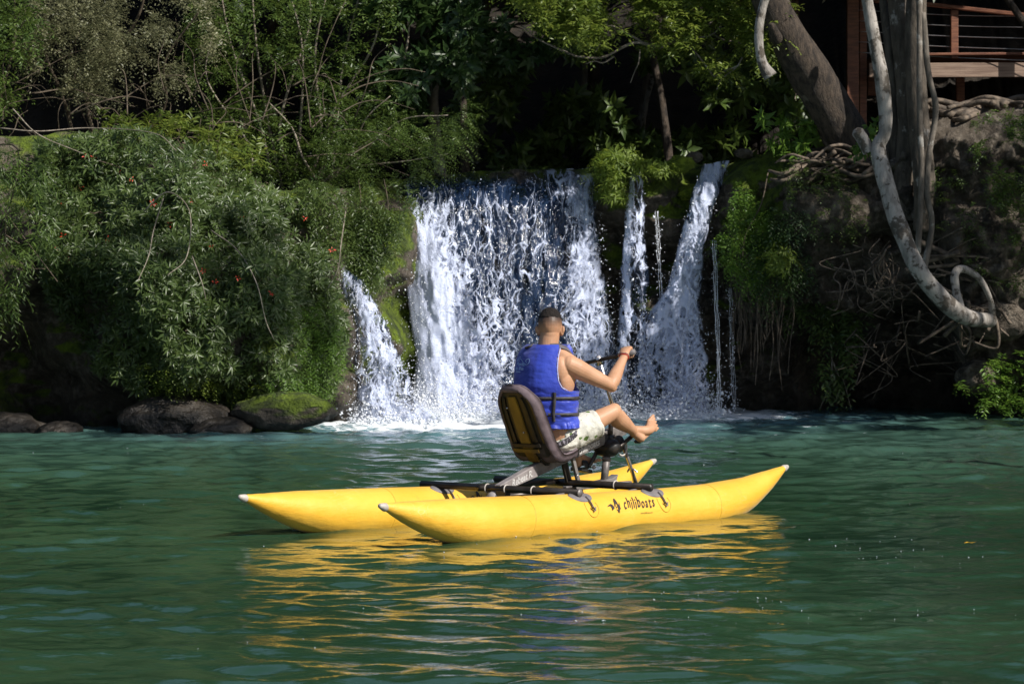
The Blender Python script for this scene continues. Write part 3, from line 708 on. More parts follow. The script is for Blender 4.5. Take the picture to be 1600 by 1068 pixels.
stand('tree', 'tree with broad round dark leaves above the left end of the ledge', 'tree', [(560, -60), (740, -60), (745, 60), (720, 150), (640, 190), (590, 120)], 36.0, 620, 'darkleaf', 'rosette', n=8, L=.20, W=.085, el=(.0, .7),
      stems=[((690, 290, 37), (680, -50, 36.4), .08, .05), ((680, 120, 36.5), (600, 20, 36), .03, .01), ((682, 90, 36.5), (740, 0, 36), .03, .01)], sm='bark_grey', clump=48, thr=-.15, group=G1, seed=4)
stand('bush', 'feathery bush leaning over the left end of the ledge', 'bush', [(470, 230), (560, 190), (640, 170), (735, 160), (742, 215), (700, 262), (630, 290), (540, 320), (470, 300)], 34.6, 1100, 'mid', 'sprig', n=16, length=.30, L=.040, W=.014, ang=1.15, droop=.25, jit=.12,
      stems=[((500, 300, 35), (700, 240, 34.4), .012, .004), ((500, 290, 35), (700, 180, 34.4), .016, .006), ((520, 280, 35), (610, 150, 34.6), .016, .006)], sm='twig', clump=44, thr=-.1, thick=.5, group=G1, seed=5, d0=(.5, -.4, .0))
stand('bush', 'dark drooping bush over the mossy rock left of the widest waterfall', 'bush', [(470, 285), (620, 275), (650, 300), (622, 350), (615, 390), (585, 430), (560, 440), (530, 420), (490, 380), (465, 330)], 33.5, 1150, 'rosette', 'sprig', n=12, length=.28, L=.07, W=.020, ang=.9, droop=.8,
      stems=[((560, 280, 34.2), (550, 400, 34.0), .006, .003), ((600, 280, 34.2), (600, 400, 33.9), .006, .003)], sm='twig_dark', clump=44, thr=-.2, thick=.25, group=G1, seed=6, d0=(.1, -.4, -.3))
stand('overhanging_tree', 'sunlit yellow green branches hanging in at the top centre', 'tree', [(740, -60), (1230, -60), (1225, 60), (1170, 125), (1080, 105), (1020, 75), (960, 85), (900, 70), (850, 40)], 34.6, 2700, 'yellow', 'sprig', n=9, length=.24, L=.095, W=.034, droop=.35,
      stems=[((1230, -60, 34.8), (1030, 75, 34.4), .035, .02), ((1030, 75, 34.4), (900, 88, 34.3), .02, .012), ((900, 88, 34.3), (815, 40, 34.4), .014, .006), ((1060, 60, 34.5), (1115, 120, 34.4), .014, .007), ((1115, 120, 34.4), (1160, 100, 34.4), .010, .005), ((960, 88, 34.4), (915, 100, 34.4), .012, .006),
             ((1100, 40, 34.6), (1180, 85, 34.5), .012, .006), ((1000, 78, 34.4), (985, 130, 34.4), .010, .005), ((1160, 90, 34.5), (1120, 140, 34.4), .010, .005), ((1010, 70, 34.4), (890, 20, 34.5), .014, .006), ((930, 82, 34.4), (960, 20, 34.5), .010, .005), ((1200, -20, 34.7), (1085, 60, 34.4), .02, .008)], sm='bark_grey', clump=40, thr=-.30, thick=.7, group=G1, seed=7)
stand('tree', 'leafy tree growing behind the timber deck', 'tree', [(1330, -60), (1680, -60), (1680, 90), (1500, 100), (1420, 98), (1330, 100)], 47.0, 1300, 'fresh', 'rosette', n=8, L=.26, W=.085, el=(-.2, .7),
      stems=[((1470, 160, 47.5), (1450, -60, 47), .06, .04), ((1560, 160, 47.5), (1580, -60, 47), .06, .04)], sm='bark_grey', clump=44, thr=-.1, thick=.9, group=G1, seed=8)
stand('bush', 'dim understorey bush in the deep shade behind the ledge', 'bush', [(720, 60), (1000, 80), (1250, 70), (1330, 250), (1000, 260), (700, 270)], 40.5, 900, 'mid', 'rosette', n=7, L=.20, W=.08, clump=60, thr=-.1, thick=1.5, group=G1, seed=9)
stand('tree', 'dark leafy bough hanging in the gap between the round-leaved tree and the sunlit branches', 'tree', [(700, -60), (930, -60), (930, 60), (820, 95), (745, 110), (700, 60)], 36.6, 620, 'darkleaf', 'rosette', n=8, L=.18, W=.07, el=(.0, .7), clump=46, thr=-.2, thick=.5, group=G1, seed=19)
stand('bush', 'small bright bush on the bank beside the foot of the leaning tree', 'bush', [(1185, 175), (1240, 168), (1280, 200), (1250, 250), (1205, 235)], 34.6, 60, 'fresh', 'rosette', n=7, L=.14, W=.045, clump=40, thr=-.2, thick=.3, group=G1, seed=10, stems=[((1260, 240, 34.7), (1200, 185, 34.5), .01, .005)])
stand('bush', 'sprawling light green creeper down the rock right of the narrow waterfall', 'bush', [(1135, 250), (1180, 245), (1230, 262), (1240, 300), (1215, 350), (1225, 420), (1170, 450), (1135, 420), (1125, 360), (1150, 310)], 34.2, 640, 'fresh', 'sprig', n=10, length=.2, L=.055, W=.020, droop=.7, clump=34, thr=-.12, thick=.14, group=G1, seed=11, d0=(0, -.6, -.1),
      stems=[((1200, 270, 34.3), (1160, 400, 34.1), .008, .004)])
stand('bush', 'dark leafy plant trailing down to the water below the root tangle', 'bush', [(1215, 480), (1300, 470), (1360, 500), (1330, 540), (1310, 620), (1290, 625), (1280, 540), (1225, 510)], 34.8, 230, 'rosette', 'sprig', n=9, length=.26, L=.10, W=.034, droop=.7, clump=36, thr=-.25, thick=.2, group=G1, seed=12, d0=(0, -.5, -.3),
      stems=[((1280, 470, 35), (1300, 600, 34.7), .01, .005), ((1300, 560, 34.7), (1330, 640, 34.7), .008, .003), ((1300, 560, 34.7), (1280, 640, 34.7), .008, .003)], sm='twig')
stand('bush', 'low green shrub at the waterline in the right corner of the bank', 'bush', [(1490, 600), (1540, 565), (1640, 545), (1660, 635), (1560, 640), (1510, 625)], 34.0, 300, 'fresh', 'sprig', n=10, length=.22, L=.08, W=.026, droop=.5, clump=40, thr=-.3, thick=.25, group=G1, seed=13, d0=(0, -.5, .2))
stand('bush', 'weedy plants on the brown slope below the timber deck', 'bush', [(1490, 200), (1560, 175), (1640, 180), (1640, 330), (1560, 330), (1500, 270)], 33.3, 420, 'mid', 'sprig', n=8, length=.18, L=.055, W=.022, droop=.4, clump=26, thr=.02, thick=.15, group=G1, seed=14, d0=(0, -.5, .3))
stand('bush', 'small green tuft at the fork of the white-barked trunk', 'bush', [(1340, 195), (1380, 180), (1385, 240), (1330, 245)], 33.0, 26, 'fresh', 'rosette', n=6, L=.10, W=.045, clump=20, thr=-.3, thick=.1, group=G1, seed=15)
stand('bush', 'ferny green growth hanging between the creeper and the root curtain', 'bush', [(1180, 330), (1270, 320), (1300, 400), (1240, 450), (1190, 470), (1170, 400)], 34.1, 260, 'darkleaf', 'sprig', n=12, length=.25, L=.07, W=.02, droop=.8, clump=34, thr=-.2, thick=.15, group=G1, seed=16, d0=(0, -.5, -.4))

stand('bush', 'patchy small ferns and weeds on the brown rock below the leaning tree', 'bush', [(1230, 250), (1340, 260), (1380, 330), (1330, 370), (1260, 350), (1225, 320)], 33.95, 300, 'mid', 'sprig', n=10, length=.16, L=.045, W=.016, droop=.6, clump=24, thr=.0, thick=.2, group=G1, seed=17, d0=(0, -.6, .1))
stand('bush', 'scattered green sprouts on the eroded rock right of the white-barked trunk', 'bush', [(1460, 260), (1620, 300), (1640, 470), (1560, 480), (1500, 400), (1455, 330)], 33.45, 330, 'mid', 'sprig', n=9, length=.15, L=.045, W=.018, droop=.5, clump=22, thr=.08, thick=.2, group=G1, seed=18, d0=(0, -.6, .2))
# fern clump and moss cushions on the ledge
rngf = np.random.RandomState(8)
def fern_clump(label, cx, cy, Y, w_, h_, n, seed, L=.10, drop=.5):
    rng = np.random.RandomState(seed); a = rng.uniform(0, 2 * np.pi, n); r_ = rng.uniform(0, 1, n) ** .5
    c = P(cx, cy, Y) + np.stack([r_ * np.cos(a) * w_, -.1 + r_ * np.sin(a) * .25, rng.uniform(-h_, h_, n) - drop * r_ ** 2 * h_], -1)
    d = np.stack([np.cos(a) * r_ * 1.0, np.sin(a) * .4 - .6, .5 + rng.normal(0, .3, n)], -1)
    m = n // 3
    return plant('fern', label, 'fern', P(cx, cy, Y), [rosettes(c, d, rng, 8, L, .022, (-.2, .7)), sprigs(c[:m], d[:m], rng, 14, .28, .055, .018, 1.1, .8, jit=.1)], 'fern')
fern_clump('large bright fern clump on the ledge at the right end of the widest waterfall', 968, 252, 34.85, .32, .13, 150, 3)
fern_clump('fern fronds hanging down the wet rock under the bright fern clump', 958, 292, 34.85, .15, .12, 50, 4)
fern_clump('small fern growing from the top of the ledge beside the notch', 1026, 262, 34.85, .14, .07, 40, 5, .07)
fern_clump('fern tuft hanging on the right bank above the root curtain', 1215, 400, 34.1, .16, .14, 60, 6, .09)
M['moss'] = pm('bright moss', (.10, .15, .008), (.24, .30, .02), 12, .95, 1.0, 60, .04)
def moss(label, px, py, Y, r, seed):
    V, f = ellipsoid((0, 0, 0), (1, 1, 1), None, 40, 24); n = V / np.linalg.norm(V, axis=1)[:, None]
    V = V * (1 + .40 * vn(n, 2, seed, 3) + .22 * vn(n, 8, seed, 3))[:, None] * np.array(r)
    o = mesh('moss_cushion', V, f, M['moss']); o.location = P(px, py, Y); tag(o, label, 'moss', 'moss cushions on the ledge')
moss('round yellow green moss cushion on the ledge beside the fern clump', 1062, 256, 35.0, (.17, .18, .10), 1)
moss('low moss pad on the rock face below the round cushion', 1075, 300, 35.3, (.13, .16, .09), 2)
moss('moss pad on the rock face below the small fern', 1032, 322, 35.3, (.14, .16, .20), 3)
for k, (px, py, rx, rz, lb) in enumerate([(1085, 246, .11, .07, 'small pinkish stone on top of the ledge behind the moss cushion'), (1162, 240, .12, .06, 'small brown stone on the ledge left of the leaning tree')]):
    o = boulder(lb, px, py, 35.2, (rx, .12, rz), 20 + k, -.5); o['group'] = 'stones on the ledge'

# ------------------------------------------------------------------ right bank trees
def trunk_tree(name, label, cat, trunks, m, extra=None, base=None):
    root = empty(name, base if base is not None else trunks[0][0][-1]); tag(root, label, cat)
    for k, (pts, rad, nz) in enumerate(trunks):
        v, f = sweep(pts, rad, 60, 18, ref=(0, 1, 0), noise=nz, nscale=4, seed=k); mesh('trunk' if k == 0 else 'limb', v, f, M[m], root, world=True)
    return root
def px_pts(l): return [P(*a) for a in l]
rt = trunk_tree('leaning_tree', 'thick dark rough-barked tree leaning left above the right bank', 'tree',
    [(px_pts([(1150, -190, 33.6), (1180, -60, 33.8), (1215, 30, 34), (1262, 110, 34.2), (1315, 200, 34.4), (1355, 280, 34.5), (1375, 350, 34.6)]), [.17, .2, .21, .25, .27, .31, .36], .10)], 'bark_dark')
v, f = joinvf([capsule([P(1213, 60, 33.75), P(1206, 42, 33.6)], [.075, .05], 8, 14)]); mesh('branch_stump', v, f, M['bark_dark'], rt, world=True)
# crown of the leaning tree, up out of the picture
cr = np.random.RandomState(5)
def crown_cloud(center, rad, ncl, nleaf, L, W, rng, flat=1):
    cl = nrmz(rng.normal(size=(ncl, 3))) * rng.uniform(.35, 1, (ncl, 1)) * rad + center
    c = np.repeat(cl, nleaf, 0) + rng.normal(0, .28, (ncl * nleaf, 3)) * np.array([1, 1, .7])
    return rosettes(c, np.array([.2, -.3, .8]) + rng.normal(0, .6, c.shape), rng, 6, L, W, (-.3, .8), True)
v, f, t = crown_cloud(np.array([1.5, 36.5, 7.2]), np.array([3.4, 2.4, 1.5]), 90, 14, .2, .075, cr); mesh('crown', v, f, M['darkleaf'], rt, smooth=False, attrs={'tint': t}, world=True)

rt = trunk_tree('white_barked_tree', 'crooked tree with pale mottled bark curving down across the right bank', 'tree',
    [(px_pts([(1345, -120, 32.8), (1352, -20, 32.8), (1368, 70, 32.8), (1381, 150, 32.8), (1383, 205, 32.8), (1372, 232, 32.8), (1384, 285, 32.7), (1402, 345, 32.6), (1432, 415, 32.5), (1470, 465, 32.6), (1510, 495, 32.8), (1548, 500, 33.4)]), [.055, .062, .074, .084, .074, .088, .096, .098, .098, .10, .095, .08], .16),
     (px_pts([(1500, 480, 32.8), (1494, 455, 32.8), (1492, 428, 32.8), (1505, 420, 32.9), (1530, 435, 33.0), (1548, 470, 33.2), (1550, 500, 33.4)]), [.055, .048, .050, .045, .038, .032, .045], .16),
     (px_pts([(1358, 238, 32.85), (1348, 218, 32.85), (1340, 206, 32.85), (1337, 201, 32.85)]), [.07, .075, .07, .03], .2)], 'bark_white')
rt2 = trunk_tree('multi_stem_tree', 'grey tree of several fused upright stems beside the white-barked one', 'tree',
    [(px_pts([(1398, -120, 34), (1402, 0, 34), (1412, 100, 34), (1420, 200, 34), (1415, 290, 34), (1420, 345, 34)]), [.10, .11, .12, .13, .16, .19], .12),
     (px_pts([(1434, -120, 33.7), (1432, 0, 33.7), (1430, 100, 33.7), (1436, 200, 33.7), (1444, 280, 33.6), (1440, 360, 33.7)]), [.12, .12, .12, .125, .13, .10], .14),
     (px_pts([(1372, -120, 34.2), (1380, 0, 34.2), (1392, 110, 34.1), (1396, 200, 34.1), (1400, 300, 34.1)]), [.05, .05, .055, .07, .09], .10)], 'bark_mid')
lv = empty('liana', P(1445, 380, 33.1)); tag(lv, 'pair of thin brown lianas hanging straight down in front of the grey stems', 'liana')
for a in ([(1436, -60), (1437, 60), (1437, 180), (1440, 280), (1434, 395)], [(1442, 20), (1450, 110), (1462, 170), (1452, 240), (1448, 300), (1456, 350), (1444, 420)]):
    v, f = sweep([P(x, y, 33.15) for x, y in a], .036, 50, 8, ref=(0, 1, 0), noise=.15, nscale=5); mesh('stem', v, f, M['bark_grey'], lv, world=True)
ov = empty('dead_branch', P(1190, -60, 32)); tag(ov, 'short bare pale branch stub hanging in at the top, left of the leaning tree', 'branch')
v, f = sweep(px_pts([(1225, -80, 32), (1200, -15, 32), (1188, 30, 32), (1186, 70, 32), (1192, 100, 32), (1204, 120, 32)]), [.05, .05, .05, .05, .055, .08], 40, 12, ref=(0, 1, 0), noise=.12, nscale=6); mesh('stem', v, f, M['bark_white'], ov, world=True)

# background trunks in the shade
for k, (a, b, r0, Yd, lb) in enumerate([((990, 60), (978, 260), .07, 43, 'straight thin trunk in the shade behind the fern clump'), ((1016, 130), (1003, 262), .045, 42, 'slim pale trunk in the shade right of the straight thin trunk'), ((925, 90), (872, 255), .05, 43, 'slanting dim trunk in the shade above the widest waterfall'),
                                       ((752, -40), (745, 260), .10, 44, 'broad dim trunk in the shade above the middle of the widest waterfall'), ((1215, 100), (1235, 250), .03, 42, 'thin curved sapling trunk in the shade left of the leaning tree')]):
    root = empty('tree', P(b[0], b[1], Yd)); tag(root, lb, 'tree', 'dim trunks in the shade behind the falls')
    rg = np.random.RandomState(k); v, f = branch(P(a[0] + 20, a[1] - 220, Yd), P(b[0], b[1] + 30, Yd), r0 * .7, r0, rg, .02, 30, 12); mesh('trunk', v, f, M['bark_grey' if k != 1 else 'bark_white'], root, world=True)
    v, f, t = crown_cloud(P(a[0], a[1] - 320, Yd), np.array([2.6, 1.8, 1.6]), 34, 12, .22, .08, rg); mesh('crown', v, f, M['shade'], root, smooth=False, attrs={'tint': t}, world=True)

# roots
rr = np.random.RandomState(12)
def roots(label, n, fn, m='root', grp='exposed roots on the right bank'):
    root = empty('roots', fn(0)[0][0]); tag(root, label, 'roots', grp)
    ps = []
    for k in range(n): pts, r_ = fn(k); ps.append(sweep(pts, r_, 26, 6, ref=(.1, 1, .1), noise=.2, nscale=6, seed=k))
    v, f = joinvf(ps); o = mesh('root_strands', v, f, M[m], root, world=True); o['kind'] = 'stuff'
def cy(x, y): return float(cliffY(np.array([x]), np.array([y]))[0])
def fa(k):
    x = 1145 + rr.uniform(0, 90); y = rr.uniform(420, 470); l = rr.uniform(60, 150); d = min(cy(x, y), 34.9) - rr.uniform(.15, .5)
    return [P(x + rr.normal(0, 4), y + l * t, d) for t in (0, .3, .6, 1)], np.linspace(.014, .005, 4) * rr.uniform(.3, 1)
roots('curtain of thin straight roots hanging down the dark rock right of the trickle', 46, fa)
def fb(k):
    x = rr.uniform(1310, 1400); y = rr.uniform(370, 430); l = rr.uniform(40, 100); d = 33.9 - rr.uniform(.0, .4)
    return [P(x + rr.normal(0, 10 + 12 * t), y + l * t + rr.normal(0, 8), d + rr.normal(0, .06)) for t in (0, .25, .5, .75, 1)], np.linspace(.012, .005, 5) * rr.uniform(.4, 1.3)
roots('tangled mop of curly bare roots left of the white-barked trunk', 24, fb)
def fc(k):
    x = rr.uniform(1400, 1560); y = rr.uniform(370, 520); return [P(x + rr.normal(0, 26), y + 45 * t + rr.normal(0, 18), 33.6 + rr.normal(0, .15)) for t in (0, .3, .6, 1)], np.linspace(.026, .009, 4) * rr.uniform(.3, 1.3)
roots('gnarled roots behind the loop of the white-barked trunk', 26, fc)
def fd(k):
    x = rr.uniform(1235, 1330); y = rr.uniform(240, 275); return [P(x + 46 * t, y - 10 * t + 10 * math.sin(3 * t + k), 34.0 + .12 * rr.normal()) for t in (-.8, -.3, .2, .7, 1.1)], np.linspace(.015, .032, 5) * rr.uniform(.5, 1.2)
roots('flat snaking roots running left from the foot of the leaning tree', 18, fd)
def fe(k):
    x = rr.uniform(1470, 1620); y = rr.uniform(160, 200); return [P(x + 60 * t, y + 8 * math.sin(3 * t + k), 34.3 + .2 * rr.normal()) for t in (-.8, -.3, .2, .7, 1.1)], np.linspace(.03, .05, 5) * rr.uniform(.5, 1.5)
roots('thick surface roots in the shade just below the timber deck', 22, fe)
def ff(k):
    x = rr.uniform(1330, 1480); y = rr.uniform(470, 560); return [P(x + rr.normal(0, 30), y + 60 * t + rr.normal(0, 20), 34.3 + .3 * rr.normal()) for t in (0, .3, .6, 1)], np.linspace(.011, .004, 4) * rr.uniform(.4, 1.2)
roots('thin loose roots dangling under the overhang above the dark hollow', 16, ff)

# rocky lumps on the right bank
for k, (px, py, Y, r_, lb) in enumerate([(1560, 500, 33.9, (.35, .3, .26), 'rounded grey rock behind the lower end of the white-barked trunk'), (1555, 420, 34.0, (.34, .3, .34), 'tall eroded rock right of the loop in the white-barked trunk'), (1530, 590, 34.3, (.28, .3, .22), 'light crumbly rock just above the low shrub in the right corner'),
                                         (1300, 330, 34.2, (.6, .4, .32), 'broad brown rock below the leaning tree'), (1120, 300, 35.3, (.14, .2, .35), 'dark wet rock at the right edge of the narrow waterfall')]):
    o = boulder(lb, px, py, Y, r_, 30 + k, -.3); o['group'] = 'rocks on the right bank'

# ------------------------------------------------------------------ timber deck
dk = empty('timber_deck', P(1450, 200, 40)); tag(dk, 'red brown timber deck with cable railing standing over the right bank', 'deck')
def bar(a, b, wd, ht, name, m, par=dk, bv=.006):
    a, b = np.asarray(a, float), np.asarray(b, float); d = b - a; L = np.linalg.norm(d); d = d / L
    ref = np.array([0, 0, 1.]) if abs(d[2]) < .9 else np.array([0, 1., 0]); s = np.cross(d, ref); s /= np.linalg.norm(s); u = np.cross(s, d)
    V, f = box((0, 0, 0), (L, wd, ht)); Rm = np.stack([d, s, u], 1); V = V @ Rm.T + (a + b) / 2
    o = mesh(name, V, f, M[m], par, smooth=False, world=True); bevel(o, bv); return o
YD = 40.0
bar(P(1332, 190, YD), P(1332, -80, YD), .16, .14, 'post', 'deck'); bar(P(1348, 215, YD + .5), P(1348, -80, YD + .5), .10, .12, 'post', 'deck')
bar(P(1358, 110, YD), P(1700, 109, YD), .06, .20, 'edge_board', 'plank'); bar(P(1352, 96.5, YD + 1.2), P(1700, 95, YD + 1.2), 2.6, .035, 'floor_boards', 'deck')
bar(P(1362, 150, YD + 1.5), P(1362, 118, YD + 1.5), .12, .12, 'post', 'deck'); bar(P(1500, 215, YD + 1.9), P(1500, 118, YD + 1.9), .12, .12, 'post', 'deck')
bar(P(1491, 92, YD), P(1491, 16, YD), .10, .10, 'railing_post', 'deck'); bar(P(1620, 92, YD - .3), P(1620, 30, YD - .3), .10, .10, 'railing_post', 'deck')
bar(P(1358, 1, YD), P(1440, 6, YD), .10, .05, 'handrail', 'deck'); bar(P(1440, 6, YD), P(1640, 28, YD - .2), .11, .05, 'handrail', 'deck')
for k in range(5):
    y = 22 + k * 16.5; v, f = sweep([P(1340, y - 6, YD), P(1491, y + 2, YD), P(1640, y + 4 + k, YD - .2)], .006, 16, 6); mesh('cable', v, f, M['wire'], dk, world=True)

# ------------------------------------------------------------------ shading canopy overhead and on the right (trees rooted outside the frame)
def shade_tree(label, x, y, zt, rad, ncl, nl, L, seed, m='shade', name='forest_tree', base=None, tr=.24):
    bx, by = base or (x, y); rg = np.random.RandomState(seed); root = empty(name, (bx, by, 2.6)); tag(root, label, 'tree', 'tall trees around the pool')
    v, f = branch((bx, by, 2.0), (x + rg.normal(0, .4), y + .3, zt), tr, tr * .4, rg, .02, 20, 12); mesh('trunk', v, f, M['bark_dark'], root, world=True)
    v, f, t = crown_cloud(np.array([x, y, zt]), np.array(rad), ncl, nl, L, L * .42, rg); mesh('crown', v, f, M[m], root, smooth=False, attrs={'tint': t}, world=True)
FT = ['above the left bank, farthest left', 'above the left bank behind the pale bush', 'behind the young thicket', 'behind the middle of the widest waterfall', 'behind the fern clump', 'behind the leaning tree', 'far back at the left', 'far back in the middle', 'far back behind the narrow waterfall', 'far back behind the deck', 'close above the left bank', 'close behind the feathery bush', 'close behind the widest waterfall', 'close behind the narrow waterfall', 'close behind the leaning tree']
for k, (x, y, z, rx) in enumerate([(-13, 41, 8.3, 4), (-8, 41, 8.3, 4), (-3.5, 42, 8.4, 4), (1, 43, 8.4, 4), (4.5, 42, 8.4, 3.5), (9, 43, 9, 4), (-6, 49, 9.5, 5), (0, 50, 9.5, 5), (6, 49, 9.5, 5), (13, 47, 9.5, 5),
                                   (-7.5, 38.3, 7.9, 2.6), (-3.6, 38.5, 7.9, 2.4), (-.6, 38.6, 7.9, 2.2), (2.2, 38.8, 7.9, 2.2), (5.2, 38.6, 8.2, 2.4)]):
    shade_tree('tall dark forest tree ' + FT[k], x, y, z, (rx, 2.6 if k < 10 else 1.6, 2.2), 210 if k < 10 else 160, 16, .46 if k < 10 else .36, 50 + k, tr=.16 if k < 10 else .07, base=(8.6, 38.6) if k == 14 else None)
RT = ['rooted nearest the camera, highest crown', 'beside the deck path', 'farthest right of the pool', 'just behind the leaning tree', 'with the widest crown']
for k, (x, y, z, rx, n) in enumerate([(7.6, 22.5, 13.6, 3.6, 22), (10.3, 27.4, 8.5, 2.8, 30), (13, 27, 10, 3.5, 22), (5.2, 33.8, 8.6, 1.8, 24), (11, 33, 9, 3, 26)]):
    shade_tree('spreading tree on the right bank throwing dappled shade, ' + RT[k], x, y, z, (rx, 2.6, 1.8), n, 14, .24, 70 + k, base=(7.6, 33.4) if k == 3 else None, tr=.06 if k == 0 else .20)

# ================================================================== the pedal boat
TH = math.atan2(3.25, 2.656); OX, OY = .131, 18.736
M['yellow_pvc'] = None
def yellow():
    s = NT('yellow inflatable fabric'); v = s.co('Object')
    c = s.mix(s.ramp(s.noise(v, 3, 6, .6), .35, .7), (.74, .40, .022), (.78, .46, .045))
    dirt = s.ramp(s.noise(s.co('Object', (1, 1, .25)), 7, 8, .7), .60, .78)
    sp = s.n('SeparateXYZ'); s.l(s.n('NewGeometry').outputs['Position'], sp.inputs[0])
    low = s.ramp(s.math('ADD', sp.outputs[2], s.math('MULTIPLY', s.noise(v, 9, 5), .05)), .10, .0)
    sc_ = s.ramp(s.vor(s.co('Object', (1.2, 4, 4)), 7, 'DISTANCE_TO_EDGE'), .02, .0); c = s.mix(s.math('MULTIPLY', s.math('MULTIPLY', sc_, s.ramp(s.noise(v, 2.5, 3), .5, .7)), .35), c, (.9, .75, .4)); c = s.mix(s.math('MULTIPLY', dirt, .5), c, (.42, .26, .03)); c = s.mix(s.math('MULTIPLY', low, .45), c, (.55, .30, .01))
    s.l(c, s.b.inputs['Base Color']); s.b.inputs['Roughness'].default_value = .5; s.b.inputs['Specular IOR Level'].default_value = .8
    s.b.inputs['Sheen Weight'].default_value = .15; s.b.inputs['Sheen Roughness'].default_value = .4
    s.l(s.bump(s.math('ADD', s.noise(v, 16, 4), s.noise(s.co('Object', (.6, 3, 3)), 9, 3)), .28, .012), s.b.inputs['Normal']); return s.m
M['yellow_pvc'] = yellow()
M['seam'] = pm('darker yellow seam tape', (.50, .27, .02), (.62, .36, .03), 20, .5)
M['tip'] = pm('pale grey rubber', (.50, .46, .42), (.38, .34, .30), 20, .5)
M['tube'] = pm('dark brown anodised tube', (.030, .024, .020), (.055, .045, .038), 12, .34, .1, 60, .003, metal=.55)
M['alu'] = pm('scuffed grey painted metal', (.13, .115, .11), (.25, .23, .22), 14, .5, .15, 80, .003, metal=.3)
M['alu_light'] = pm('worn pale metal', (.42, .38, .37), (.58, .54, .52), 10, .45, .15, 60, .003, metal=.2)
M['plate'] = pm('scuffed grey plate', (.20, .175, .17), (.32, .285, .28), 12, .5, .15, 60, .003, metal=.2)
M['black'] = pm('black plastic', (.012, .011, .011), (.03, .027, .025), 14, .4)
M['pad'] = pm('grey rubber pad', (.13, .12, .125), (.19, .17, .17), 18, .6)
M['ink'] = pm('dark printed ink', (.035, .022, .02), None, 10, .6)
M['paint_white'] = pm('faded white paint', (.62, .60, .58), (.45, .43, .42), 60, .6)
M['steel'] = pm('polished steel', (.62, .62, .64), None, 10, .25, metal=.9)
M['cushion'] = pm('mauve grey seat fabric', (.115, .085, .10), (.17, .13, .145), 10, .85, .35, 70, .006)
M['shell'] = pm('black seat shell', (.012, .010, .008), (.028, .022, .015), 12, .45, .2, 30)
M['ply_bounce'] = pm('ochre board with yellow bounce', (.10, .06, .010), (.24, .145, .015), 5, .45, .1, scale=(1, 1, .3))  # ochre tone includes yellow light bounced off the floats and water

